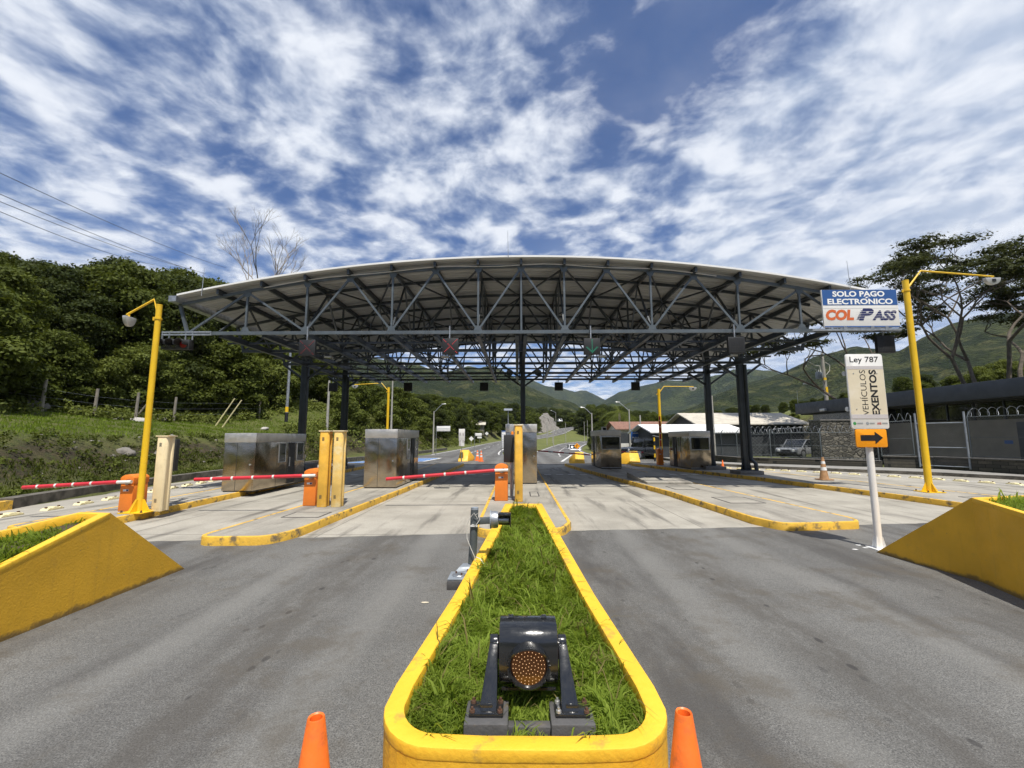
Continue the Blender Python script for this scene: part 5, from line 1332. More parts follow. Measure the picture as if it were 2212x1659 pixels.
def chain_fence(lab, base, hgt, spacing, mesh=True, post_r=.028, coil_r=.20):
    """base: list of (x, y, z)"""
    t = thing('wire_fence', lab, 'fence', base[0], 0, 'wire fences of the compound', True)
    links = MB(); rails = MB()
    for (x0, y0, z0), (x1, y1, z1) in zip(base, base[1:]):
        a = Vector((x0, y0, z0)); b = Vector((x1, y1, z1)); L = (b-a).length; n = max(1, round(L/spacing)); d_ = (b-a)/L
        nrm = d_.cross(Vector((0, 0, 1))).normalized()
        for k in range(n+1):
            p = a+(b-a)*k/n
            if k == n and (x1, y1, z1) != base[-1]: continue
            q = MB(); q.tube([tuple(p), tuple(p+Vector((0, 0, hgt))), tuple(p+Vector((0, 0, hgt+.26))+nrm*.16)], post_r, 8); q.build('post', 'post_grey', t, smooth=True)
        rails.tube([tuple(a+Vector((0, 0, hgt))), tuple(b+Vector((0, 0, hgt)))], .02, 6); rails.tube([tuple(a+Vector((0, 0, .08))), tuple(b+Vector((0, 0, .08)))], .015, 6)
        rails.tube([tuple(a+Vector((0, 0, hgt*.5))), tuple(b+Vector((0, 0, hgt*.5)))], .012, 5)
        if mesh:
            c = mesh if mesh is not True else .10; m_ = int((L+hgt)/c)
            for k in range(m_):
                for sgn in (0, 1):
                    s0 = -hgt+k*c; u0, v0, u1, v1 = s0, 0, s0+hgt, hgt
                    if u0 < 0: v0 -= u0; u0 = 0
                    if u1 > L: v1 -= (u1-L); u1 = L
                    if v0 >= v1: continue
                    if sgn: v0, v1 = hgt-v0, hgt-v1
                    links.bar(tuple(a+d_*u0+Vector((0, 0, v0))), tuple(a+d_*u1+Vector((0, 0, v1))), .0055)
    rails.build('rails', 'post_grey', t, smooth=True)
    if links.v: links.build('wire_mesh', 'fence_wire', t)
    tops = [(x, y, z+hgt+.22) for x, y, z in base]
    MB().tube(coil(tops, coil_r, .34), .008, 4).build('razor_wire', 'galvanised', t)
    return t
chain_fence('chain-link fence with razor wire on the block wall in front of the office door', [(24.0, 7, .77), (23.55, 12, .77), (22.85, 19.8, .77), (22.3, 21.9, .77)], 2.0, 2.9)
chain_fence('short chain-link fence return with razor wire behind the exempt vehicles sign', [(21.3, 23.9, .77), (20.3, 24.8, .70)], 1.9, 1.5)
t = thing('gate', 'grey wire gate with two crossbars behind the right lamp pole', 'gate', (22.25, 22.0, .2), 0, None, True)
q = MB(); A_, B_ = Vector((22.25, 22.0, .2)), Vector((21.4, 23.75, .2))
for z in (.1, 1.05, 2.3): q.tube([tuple(A_+Vector((0, 0, z))), tuple(B_+Vector((0, 0, z)))], .025, 8)
q.build('frame', 'pipe_grey', t)
for p in (A_, B_): MB().tube([tuple(p), tuple(p+Vector((0, 0, 2.85)))], .045, 10).build('post', 'pipe_grey', t, smooth=True)
q = MB(); d_ = (B_-A_); L = Vector((d_.x, d_.y, 0)).length; d_ = d_/L
for k in range(42):
    for sg in (0, 1):
        s0 = -2.2+k*.10; u0, v0, u1, v1 = s0, .1, s0+2.2, 2.3
        if u0 < 0: v0 -= u0; u0 = 0
        if u1 > L: v1 -= (u1-L); u1 = L
        if v0 >= v1: continue
        if sg: v0, v1 = 2.4-v0, 2.4-v1
        q.bar(tuple(A_+d_*u0+Vector((0, 0, v0))), tuple(A_+d_*u1+Vector((0, 0, v1))), .0055)
q.build('wire_mesh', 'fence_wire', t)
chain_fence('wire fence with razor coil around the lawn, in front of the stone wall', [(20.2, 24.9, .5), (16.0, 28.0, .5), (14.6, 29.4, .5), (14.2, 33, .5), (14.6, 38, .4)], 1.55, 2.3, .22, .03, .2)
chain_fence('farther wire fence with razor coil between the roofs and the lawn', [(11.5, 41, .0), (17, 39.5, .1), (21.2, 36.5, .3), (21.4, 32.3, .4)], 1.75, 2.6, .3, .03, .2)
# gabion-like stone wall with grid
t = thing('stone_wall', 'tall dark stone-faced wall under the far end of the office', 'wall', (23.8, 32.0, .0), 0, None, True)
MB().box(21.45, 26.9, 31.2, 32.4, -.1, 2.95).build('wall', 'stone_wall', t)
MB().box(21.4, 26.95, 31.15, 32.45, 2.951, 3.03).build('coping', 'concrete_block', t)

# ------------------------------------------------------------------ office building
t = thing('office_building', 'long low dark office building with deep grey roof fascia on the right', 'building', (27, 22, .1), 0, None, True)
MB().box(26.0, 32.5, 6, 31.1, .05, 3.72).build('wall', 'wall_beige', t)
MB().box(26.6, 32.5, 31.1, 37.6, .05, 3.72).build('rear_wing', 'wall_dark', t)
MB().box(24.85, 33.2, 4, 39.2, 3.80, 4.72).build('roof_fascia', 'fascia_grey', t, bevel=.01)
MB().box(25.1, 33, 4.3, 38.9, 3.722, 3.80).build('soffit', 'wall_dark', t)
MB().box(25.985, 25.998, 8, 30.9, 2.72, 3.70).build('clerestory', 'dark_glass', t)
q = MB()
for y in np.arange(8, 31, 1.55): q.box(25.93, 25.984, y, y+.06, 2.72, 3.72)
q.build('clerestory_mullions', 'steel_grey', t)
for y0, y1, nm in ((21.9, 23.05, 'door'), (20.35, 21.65, 'door')):
    d_ = MB().box(25.95, 25.998, y0, y1, .15, 2.55).build(nm, 'wall_dark', t, bevel=.005)
    MB().box(25.90, 25.949, y0+.1, y0+.14, 1.15, 1.3).build('handle', 'galvanised', d_)
t2 = MB().box(25.935, 25.949, 22.3, 22.62, 1.62, 2.0).build('notice', 'sign_white', t); MB().box(25.935, 25.949, 22.25, 22.66, 2.02, 2.22).build('notice', 'sign_cream', t)
MB().box(25.985, 25.998, 23.35, 23.75, 1.42, 1.60).build('nameplate', 'sign_blue', t)
MB().box(25.93, 25.947, 19.45, 19.85, 1.55, 1.80).build('notice', 'sign_white', t)
for y0, y1 in ((15.2, 19.9), (9.5, 14.3)):
    f = MB(); 
    for a0, a1, b0, b1 in ((y0, y1, .75, .87), (y0, y1, 2.38, 2.5), (y0, y0+.12, .87, 2.38), (y1-.35, y1, .87, 2.38), (y0+.12, y1-.35, 1.35, 1.47)): f.box(25.92, 25.999, a0, a1, b0, b1)
    w_ = f.build('window', 'wall_beige', t); MB().box(25.95, 25.997, y0+.12, y1-.35, .87, 2.38).build('pane', 'dark_glass', w_)
    q = MB()
    for k in range(1, 3): q.box(25.935, 25.95, y0+(y1-y0)*k/3-.02, y0+(y1-y0)*k/3+.02, .87, 2.38)
    q.build('mullion', 'galvanised', w_)
f = MB()
for k in range(5): f.box(25.2, 25.24, 32.2+k*1.2, 32.25+k*1.2, 2.95, 3.72)
MB().box(25.22, 26.59, 31.12, 37.5, 3.06, 3.70).build('louvre_band', 'wall_dark', t)
q = MB()
for k in range(13): q.box(25.6, 26.62, 31.085, 31.115, 3.10+k*.045, 3.118+k*.045)
for k in range(26): q.box(25.19, 25.215, 31.3, 37.4, 3.10+k*.022, 3.110+k*.022)
q.build('louvres', 'galvanised', t)
for y, z in ((19.5, 3.98), (35.5, 3.86)):
    a = MB().box(24.62, 24.84, y-.28, y+.28, z, z+.2).build('wall_light', 'lamp_metal', t, bevel=.02); MB().box(24.64, 24.82, y-.24, y+.24, z-.008, z-.001).build('glass', 'sign_white', a)
MB().tube([(25.0, 39, 4.7), (25.0, 39, 5.9)], .015, 5).build('rod', 'galvanised', t)

# sheds with light roofs, tiled house, behind the lawn
def gable(name, lab, x0, x1, y0, y1, ze, zr, m, wall='wall_dark', zg=0, axis_='x'):
    t = thing(name, lab, 'building' if name != 'shed' else 'shed', ((x0+x1)/2, (y0+y1)/2, zg), 0, None, True); o = .5; ym = (y0+y1)/2; h = .10
    q = MB(); q.prism_x([(y0-o, ze-.12), (ym, zr), (y1+o, ze-.12), (y1+o, ze-.12-h), (ym, zr-h), (y0-o, ze-.12-h)], x0-o, x1+o); q.build('roof', m, t)
    q = MB(); q.prism_x([(y0, zg), (y0, ze-.16), (ym, zr-h-.03), (y1, ze-.16), (y1, zg)], x0, x1); q.build('wall', wall, t)
    return t
gable('shed', 'long open shed under a bright white roof beyond the lawn', 11.4, 18.6, 36.5, 43, 2.36, 2.95, 'roof_white')
gable('shed', 'higher shed with a weathered beige sheet roof next to the office', 17.2, 27.0, 41.6, 50, 3.15, 4.3, 'roof_beige')
t = gable('house', 'small white house with a red-brown tiled roof behind the booths', 12.0, 18.8, 52, 58, 2.9, 3.75, 'roof_tile', 'wall_white')
for k in range(4):
    x = 12.6+k*.62; f = MB(); f.ring_prism([(x, 0), (x+.5, 0), (x+.5, .8), (x, .8)], [(x+.05, .05), (x+.45, .05), (x+.45, .75), (x+.05, .75)], 0, .04)
    f.v = [(a, 52-.001-c, 1.0+b) for a, b, c in f.v]; w_ = f.build('window', 'white_paint', t); MB().box(x+.05, x+.45, 51.985, 51.999, 1.05, 1.75).build('pane', 'dark_glass', w_)
t = gable('house', 'tiny pale house among the trees up the left road', -11.0, -8.2, 106, 110, 5.0, 5.9, 'roof_beige', 'wall_beige', 2.4)
t = thing('boundary_wall', 'stained pale concrete wall with dark panels behind the far yellow pole', 'wall', (15, 47.5, 0), 0, None, True)
MB().box(10.5, 21, 47.4, 47.6, -.6, 1.15).build('wall', 'wall_white', t); MB().box(10.8, 20.8, 47.45, 47.55, 1.151, 2.25).build('screen', 'wall_dark', t)

# ------------------------------------------------------------------ poles and street lamps
def cpole(lab, x, y, z0, h, m='concrete_pole', r0=.13, r1=.08, band=False, name='utility_pole', group='concrete poles along the road'):
    t = thing(name, lab, 'pole', (x, y, z0), 0, group); MB().tube([(0, 0, 0), (0, 0, h)], [r0, r1], 12).build('pole', m, t, smooth=True)
    if band:
        MB().lathe([(r0*1.02, .75), (r0*1.0, 1.15)], n=12).build('band', 'pole_yellow', t); MB().lathe([(r0*1.03, .0), (r0*1.01, .7)], n=12).build('band', 'dark_panel', t)
    return t
def street_lamp(lab, x, y, z0, h, armx, armz, m='galvanised'):
    t = thing('street_lamp', lab, 'street lamp', (x, y, z0), 0, 'street lamps along the exit road'); MB().tube([(0, 0, 0), (0, 0, h)], [.11, .06], 12).build('pole', 'concrete_pole', t, smooth=True)
    MB().tube([(0, 0, h-.15), (armx*.6, 0, h+armz*.7), (armx*.85, 0, h+armz)], .03, 8).build('arm', m, t, smooth=True)
    s = 1 if armx > 0 else -1; q = MB(); q.hexa([(armx*.8, -.09, h+armz-.02), (armx*.8+s*.5, -.12, h+armz+.03), (armx*.8+s*.5, .12, h+armz+.03), (armx*.8, .09, h+armz-.02)], [(armx*.8, -.07, h+armz+.07), (armx*.8+s*.45, -.09, h+armz+.10), (armx*.8+s*.45, .09, h+armz+.10), (armx*.8, .07, h+armz+.07)])
    q.build('lamp_head', 'lamp_metal', t, bevel=.01); return t
cpole('metal pole with a yellow band standing on the grass bank', -17.6, 33, 3.0, 5.5, 'galvanised', .12, .085, True, 'signal_pole')
cpole('pale concrete pole beside the left rear column', -16.2, 37, 1.5, 5.2)
cpole('thin concrete pole behind the wire fence near the far column', 15.6, 35.0, .1, 5.0, r0=.11, r1=.07)
cpole('concrete pole with a lamp bracket behind the tiled house gable', 12.9, 46, -.2, 4.3, r0=.10, r1=.07)
street_lamp('grey street lamp behind the far yellow wedge, arm reaching left', 8.0, 47, -.3, 4.7, -.9, .55)
street_lamp('grey street lamp in front of the palm, arm reaching left', 12.1, 47.3, -.6, 5.4, -1.2, .75)
street_lamp('street lamp on the left bank above the second booth, arm reaching right', -12.6, 43.5, 1.8, 6.4, .9, .8)
street_lamp('street lamp at the foot of the left bank beside the blank sign', -9.6, 50, -.0, 4.8, 1.1, .8)
street_lamp('slim lamp post on the far median, nearest', 9.0, 130, 1.2, 6.5, -1.6, .5); street_lamp('slim lamp post on the far median beside the rock face', 13.2, 150, 2.4, 8, -1.6, .5)
for k, (x, y, h) in enumerate(((7.4, 90, 4.6), (8.6, 108, 5.2), (12.3, 112, 5.3), (18.0, 118, 5.6), (19.5, 122, 6), (6.6, 98, 5.0))):
    cpole('thin pale post standing on the grass of the far median', x, y, H(x, y)-.1, h, r0=.07, r1=.05, name='thin_post', group='thin posts on the far median')
t = cpole('camera pole with a solar panel above the central booth', -1.1, 52, .0, 5.1, 'galvanised', .08, .05, False, 'camera_pole', None)
q = MB(); q.box(-.16, .16, -.1, .1, 2.9, 3.4); q.build('control_box', 'sign_white', t); q = MB(); q.hexa([(-.5, -.3, 4.95), (.5, -.3, 4.95), (.5, .3, 5.2), (-.5, .3, 5.2)], [(-.5, -.3, 5.0), (.5, -.3, 5.0), (.5, .3, 5.25), (-.5, .3, 5.25)]); q.build('solar_panel', 'galvanised', t); MB().lathe([(0, 0), (.12, .05), (.13, .12), (.0, .2)], c=(.25, 0, 2.3), n=12).build('camera_dome', 'sign_white', t, smooth=True)
# big utility pole with transformer
t = thing('utility_pole', 'tall concrete utility pole with crossarm and transformer above the office roof', 'utility pole', (31.8, 45, 4.6), 0)
MB().tube([(0, 0, -1), (-.06, 0, 5.85)], [.20, .13], 12).build('pole', 'concrete_pole', t, smooth=True)
MB().bar((-1.25, -.12, 5.55), (1.15, -.12, 5.75), .09, .11).build('crossarm', 'steel_grey', t)
q = MB(); q.bar((-.5, -.1, 5.6), (0, -.1, 5.1), .04); q.bar((.5, -.1, 5.68), (0, -.1, 5.1), .04); q.build('braces', 'steel_grey', t)
tr = MB().lathe([(0, 3.1), (.30, 3.12), (.31, 3.15), (.31, 3.8), (.28, 3.86), (0, 3.9)], c=(-.55, 0, 0), n=20).build('transformer', 'pipe_grey', t, smooth=True)
for k in range(3): MB().tube([(-.75+k*.2, 0, 3.88), (-.75+k*.2, 0, 4.1)], .035, 8).build('insulator', 'sign_white', tr)
for x, z in ((-1.1, 5.65), (-.6, 5.7), (1.0, 5.85)): MB().tube([(x, -.12, z), (x, -.12, z+.22)], .035, 8).build('insulator', 'sign_white', t)
for pts in ([(-.9, 0, 5.5), (-1.9, 0, 5.3), (-2.0, 0, 4.6), (-1.4, 0, 4.3), (-.9, 0, 4.2), (-.75, 0, 4.0)], [(-.5, 0, 5.6), (-1.4, 0, 5.6), (-1.6, 0, 5.0), (-1.0, 0, 4.6), (-.4, 0, 4.5), (-.35, 0, 4.0)], [(.1, -.1, 4.9), (.55, -.1, 4.6), (.5, -.1, 4.0), (.15, -.1, 3.6)]):
    MB().tube(pts, .03, 6).build('drop_wire', 'cable_white', t, smooth=True)
MB().box(-.35, -.05, -.33, -.30, 3.0, 3.25).build('warning_label', 'pole_yellow', t); MB().box(-.12, .1, -.19, -.16, 1.6, 2.3).build('warning_label', 'pole_yellow', t)
MB().tube([(0, -.1, 1.2), (-1.3, -.1, 2.4), (-1.9, -.1, 2.6)], .035, 8).build('lamp_arm', 'galvanised', t); MB().box(-2.3, -1.8, -.2, 0, 2.55, 2.7).build('lamp_head', 'lamp_metal', t, bevel=.02)

# overhead cables crossing the upper left
cabs = [((-51.6, 21.9), (-40.5, 19.5), 'highest overhead cable crossing the sky at upper left'), ((-52.1, 20.4), (-41.9, 18.3), 'second highest overhead cable at upper left'), ((-52.0, 19.8), (-42.6, 18.2), 'third overhead cable from the top at upper left'), ((-51.9, 19.0), (-44.8, 17.7), 'lowest overhead cable at upper left')]
for (a0, e0), (a1, e1), l in cabs:
    A_, B_ = Vector(azel(a0, e0, 62)), Vector(azel(a1, e1, 88)); d_ = B_-A_; p0 = A_-d_*.8; p1 = B_+d_*.9
    mb_ = MB().tube([tuple(p0.lerp(p1, k/24)+Vector((0, 0, -1.2*(1-(2*k/24-1)**2)+.9))) for k in range(25)], .035, 5)
    o = mb_.build('overhead_cable', 'cable_dark'); tag(o, l, 'cable', 'overhead cables at upper left')

# ------------------------------------------------------------------ far road signs
def blank_sign(lab, x, y, z0, w_, h, zc, off=0, m='sign_white', posts=(0,), group='far road signs', rot=0):
    t = thing('road_sign', lab, 'road sign', (x, y, z0), 0, group)
    for p in posts: MB().tube([(p, .04, 0), (p, .04, zc+h/2)], .03, 8).build('post', 'galvanised', t, smooth=True)
    if rot: MB().prism_y([(0, zc-h*.7), (w_*.7, zc), (0, zc+h*.7), (-w_*.7, zc)], -.02, 0).build('panel', m, t)
    else: MB().box(off-w_/2, off+w_/2, -.02, 0.0, zc-h/2, zc+h/2).build('panel', m, t, bevel=.005)
    return t
t = blank_sign('white rectangular sign with a thin line hung from an angled post on the left verge', -8.7, 47, -.1, 1.45, .55, 2.85, .75, posts=(-.05,)); MB().bar((-.05, .03, 3.1), (1.5, .03, 3.14), .03).build('hanger', 'galvanised', t); MB().box(.1, 1.4, -.025, -.021, 2.84, 2.87).build('line', 'text_grey', t)
t = blank_sign('smaller white rectangular sign farther up the left verge', -6.6, 68, .1, 1.0, .45, 2.15, .55, posts=(-.05,))
blank_sign('white diamond sign standing on the left verge', -8.0, 76, .3, .62, .62, 1.3, rot=1)
blank_sign('small white diamond sign far up the left road', -7.0, 100, 1.3, .62, .62, 1.4, rot=1)
blank_sign('small white rectangular plate far up the left verge', -7.8, 90, .7, .9, .35, 1.1)
t = blank_sign('white back of a stepped sign with grey brackets in front of the far left wedge', -4.22, 33.2, .0, .46, .9, 2.0)
MB().box(-.20, .20, -.021, .0, 1.15, 1.55).build('lower_panel', 'sign_white', t); q = MB()
for x, z in ((-.12, 2.05), (.12, 2.05), (-.12, 1.5), (.12, 1.5), (-.12, 1.25)): q.box(x-.07, x+.07, -.032, -.022, z-.08, z+.12)
q.build('bracket_plates', 'field_grey', t)
t = blank_sign('tall narrow white and blue tariff board beside the central booth', -1.62, 44.6, .0, .38, 1.75, 1.62, .22, posts=(-.02,), group=None); q = MB()
for k in range(9): q.box(.05, .39, -.027, -.021, .85+k*.18, .87+k*.18)
q.build('rows', 'sign_blue', t); MB().box(.03, .41, -.027, -.021, 2.38, 2.5).build('header', 'sign_blue', t)
t = blank_sign('yellow diamond sign with a curved black arrow above the white pickup', 7.85, 58, -.4, .58, .58, 1.05, m='orange_sign', rot=1)
MB().tube([(-.1, -.03, .85), (-.1, -.03, 1.1), (-.02, -.03, 1.22), (.12, -.03, 1.24)], .03, 6).build('arrow', 'text_black', t)
t = blank_sign('blue information sign with white dots behind the black off-road car', 11.15, 41.5, -.1, .85, .75, 2.05, m='sign_blue', posts=(-.2, .2), group=None); q = MB()
for x in (-.25, 0, .25): q.lathe([(0, -.026), (.09, -.026)], c=(x, 0, 1.85), n=12, axis='y')
q.box(-.25, .25, -.028, -.022, 2.25, 2.31); q.build('white_symbols', 'sign_white', t)
t = thing('marker_post', 'black and yellow striped post beside the black off-road car', 'post', (10.3, 33.2, 0), 0)
MB().tube([(0, 0, 0), (0, 0, 1.9)], .06, 10).build('post', 'dark_panel', t, smooth=True)
for z in (.3, .9, 1.5): MB().lathe([(.063, z), (.063, z+.28)], n=10).build('stripe', 'pole_yellow', t)
MB().hexa([(-.1, -.1, 1.9), (.4, -.1, 1.8), (.4, .1, 1.8), (-.1, .1, 1.9)], [(-.1, -.1, 1.95), (.4, -.1, 1.85), (.4, .1, 1.85), (-.1, .1, 1.95)]).build('solar_panel', 'galvanised', t)

# ------------------------------------------------------------------ vehicles
def car(name, lab, loc, rz, paint, L=4.2, W_=1.75, Hh=1.5, style='suv', group=None):
    t = thing(name, lab, 'car' if name != 'pickup_truck' else 'pickup truck', loc, rz, group); a = L/2; b = W_/2; r_ = .36
    g_ = .32; sh = Hh*.56
    side = [(-a, g_), (-a, sh-.12), (-a+.12, sh), (-a+1.05, sh+.06), (a-.15, sh+.04), (a, sh-.1), (a, g_)]
    body = MB().prism_y(side, -b, b).build('body', paint, t, bevel=.05)
    if style == 'pickup': cab = [(-a+.95, sh+.04), (-a+1.45, Hh), (-a+2.55, Hh), (-a+2.75, sh+.04)]
    elif style == 'jeep': cab = [(-a+1.25, sh+.03), (-a+1.42, Hh), (a-.12, Hh), (a-.06, sh+.03)]
    else: cab = [(-a+.85, sh+.04), (-a+1.5, Hh), (a-.75, Hh), (a-.15, sh+.04)]
    MB().prism_y(cab, -b+.09, b-.09).build('cabin', 'dark_glass', t, bevel=.04)
    rx0, rx1 = cab[1][0]-.03, cab[2][0]+.03
    MB().box(rx0, rx1, -b+.08, b-.08, Hh-.015, Hh+.035).build('roof', paint, t, bevel=.015)
    q = MB()
    for s in (-1, 1):
        for i, j in ((0, 1), (3, 2)): q.bar((cab[i][0], s*(b-.10), cab[i][1]), (cab[j][0], s*(b-.10), cab[j][1]), .06, .06)
        xm = (cab[1][0]+cab[2][0])/2; q.bar((xm, s*(b-.09), sh), (xm, s*(b-.09), Hh), .05, .05)
    q.build('pillars', paint, t)
    for x in (-a+.78, a-.80):
        for s in (-1, 1):
            w_ = MB().lathe([(.0, s*(b-.22)), (r_*.93, s*(b-.22)), (r_, s*(b-.19)), (r_, s*(b-.01)), (r_*.93, s*(b+.02)), (r_*.6, s*(b+.015)), (0, s*(b+.015))], c=(x, 0, r_), n=20, axis='y').build('wheel', 'rubber', t, smooth=True)
            MB().lathe([(r_*.58, s*(b+.02)), (r_*.5, s*(b+.03)), (.05, s*(b+.02)), (0, s*(b+.03))], c=(x, 0, r_), n=14, axis='y').build('rim', 'galvanised', w_, smooth=True)
    for s in (-1, 1):
        MB().lathe([(0, -a-.02), (.10, -a-.012), (.12, -a+.01)], c=(0, s*(b-.28), sh-.2), n=16, axis='x').build('headlight', 'sign_white', t, smooth=True)
        MB().box(a-.01, a+.012, s*(b-.12)-.07, s*(b-.12)+.07, sh-.32, sh-.1).build('tail_light', 'arm_red', t)
        MB().box(cab[0][0]+.1, cab[0][0]+.22, s*(b+.10)-.09, s*(b+.10)+.09, sh+.05, sh+.22).build('mirror', paint, t, bevel=.02)
    MB().box(-a-.07, -a+.05, -b+.05, b-.05, g_-.02, g_+.2).build('bumper', 'dark_panel', t, bevel=.03)
    MB().box(-a-.012, -a+.002, -.35, .35, sh-.32, sh-.12).build('grille', 'dark_panel', t)
    if style == 'jeep':
        MB().lathe([(0, a+.02), (.34, a+.02), (.34, a+.2), (.1, a+.22), (0, a+.22)], c=(0, 0, sh), n=20, axis='x').build('spare_wheel', 'rubber', t)
    return t
car('pickup_truck', 'small white pickup seen from the front beyond the far yellow wedge', (9.25, 74, -1.05), R(97), 'car_white', 4.6, 1.8, 1.65, 'pickup')
car('off_road_car', 'black off-road car parked behind the far yellow wedge', (10.6, 37.2, -.03), R(20), 'car_black', 3.7, 1.75, 1.75, 'jeep')
car('parked_car', 'silver car with dark windows parked behind the wire fence', (22.6, 35.4, .15), R(28), 'car_silver', 3.9, 1.7, 1.42)
car('parked_car', 'distant white van-like car on the rising road beside the rock face', (20.6, 212, 8.9), R(95), 'car_white', 4.2, 1.8, 1.9)

# ------------------------------------------------------------------ left bank: posts, rocks, leaning sticks
pp = [(-24.4, 22.0, 2.75, 1.75, 'weathered wooden fence post beside a dark boulder, leftmost one'), (-23.6, 24.0, 2.7, 1.7, 'weathered wooden fence post behind a leafy bush, second from left'), (-23.2, 26.2, 2.75, 1.75, 'wooden fence post right of a white rock, third from left'), (-22.6, 28.4, 2.8, 1.65, 'wooden fence post right of the yellow lamp pole, among weeds'), (-25.3, 19.8, 2.8, 1.75, 'wooden fence post at the left frame edge'), (-21.5, 36, 3.0, 1.6, 'short fence post in the shade near the metal pole')]
for x, y, z, h, l in pp:
    t = thing('fence_post', l, 'post', (x, y, H(x, y)-.1), 0, 'wooden fence posts on the grass bank'); q = MB().tube([(0, 0, 0), (.02, 0, h*.5), (.05, 0, h+.05)], [.085, .08, .07], 8); q.build('post', 'fence_wood', t)
for z in (.5, .9, 1.3):
    mb_ = MB(); ps = [(x, y, H(x, y)-.1+z) for x, y, _, _, _ in sorted(pp, key=lambda q: q[1])]; mb_.tube(ps, .004, 4)
    tag(mb_.build('barbed_wire', 'galvanised'), 'thin wire strand strung between the wooden fence posts, %s' % {.5: 'lowest', .9: 'middle', 1.3: 'top'}[z], 'wire', 'fence wires')
for x0, y0, x1, dz, l in ((-21.3, 30.5, -20.1, 1.95, 'pale stick leaning in the undergrowth, left of two'), (-20.8, 30.5, -19.6, 1.9, 'pale stick leaning in the undergrowth, right of two'), (-23.4, 26.3, -22.5, 1.3, 'thin dead stick leaning beside the second fence post')):
    z = H(x0, y0); tag(MB().tube([(x0, y0, z-.1), (x1, y0+.1, z+dz)], [.05, .035], 7).build('leaning_stick', 'bark_pale' if dz < 1.5 else 'separator_cream'), l, 'stick', 'leaning sticks')
from mathutils import noise as NZ
def rock(lab, x, y, s, sz=.7, m='rock', seed=0, zoff=0, group='rocks on the bank'):
    V = []; F_ = []; n, k = 14, 9
    for j in range(k):
        for i in range(n):
            a = 2*math.pi*i/n; b = math.pi*(j/(k-1)-.5); p = Vector((math.cos(a)*math.cos(b), math.sin(a)*math.cos(b), math.sin(b)*sz)); f_ = 1+.45*NZ.noise(p*1.6+Vector((seed, 0, 0)))+.18*NZ.noise(p*4+Vector((seed, 3, 0)))
            V.append(tuple(p*s*f_))
    F_ = [(j*n+i, j*n+(i+1) % n, (j+1)*n+(i+1) % n, (j+1)*n+i) for j in range(k-1) for i in range(n)]
    o = fast_mesh('rock', V, F_, m); o.location = (x, y, H(x, y)+s*sz*.25+zoff); o.rotation_euler = (0, 0, seed); return tag(o, lab, 'rock', group)
mat('rock_pale', (.42, .40, .37), .9, var=.15, vs=2, bs=6, bstr=.8)
rock('large dark boulder beside the leftmost fence post', -25.6, 22.4, .75, .7, seed=1)
rock('flat white rock at the foot of the third fence post', -22.9, 26.2, .5, .4, 'rock_pale', 2)
rock('small white stone between the second and third fence posts', -23.3, 25.2, .25, .5, 'rock_pale', 3)
rock('grey rock beside the fourth fence post', -22.9, 28.0, .35, .5, 'rock', 4)
rock('small white rock on the bank near the metal pole', -18.9, 32.5, .28, .5, 'rock_pale', 5)
rock('big grey boulder sticking out of the bank above the leftmost booth', -16.4, 20.3, .55, .7, 'rock', 6, -.15)
rock('rounded grey boulder in the bank behind the cream pillar', -16.6, 18.4, .35, .7, 'rock', 7, -.1)
rock('pale boulder with a flat face beside the left front column', -15.4, 27.6, .95, .8, 'rock_pale', 8, .1)
rock('brown boulder at the bank foot beside the left front column', -15.1, 29.3, .8, .7, 'rock', 9)
rr = random.Random(12); st = MB()
for k in range(70):
    y = rr.uniform(13, 30); d_ = rr.uniform(1.4, 3.8); x = lerp_tab(FOOT, y)-d_; s = rr.uniform(.03, .09)*(1 if rr.random() < .85 else 1.8); z = H(x, y)
    p = [Vector((rr.uniform(-1, 1), rr.uniform(-1, 1), rr.uniform(-.8, .8))).normalized()*s for _ in range(7)]
    o_ = len(st.v); ico = [(0, 0, 1), (.89, 0, .45), (.28, .85, .45), (-.72, .53, .45), (-.72, -.53, .45), (.28, -.85, .45), (.72, .53, -.45), (-.28, .85, -.45), (-.89, 0, -.45), (-.28, -.85, -.45), (.72, -.53, -.45), (0, 0, -1)]
    st.v += [(x+a*s*rr.uniform(.7, 1.3), y+b*s*rr.uniform(.7, 1.3), z+c*s*rr.uniform(.5, .9)) for a, b, c in ico]
    st.f += [tuple(o_+i for i in f) for f in ((0, 1, 2), (0, 2, 3), (0, 3, 4), (0, 4, 5), (0, 5, 1), (1, 6, 2), (2, 7, 3), (3, 8, 4), (4, 9, 5), (5, 10, 1), (2, 6, 7), (3, 7, 8), (4, 8, 9), (5, 9, 10), (1, 10, 6), (6, 11, 7), (7, 11, 8), (8, 11, 9), (9, 11, 10), (10, 11, 6))]
tag(st.build('stones', 'rock'), kind='stuff')

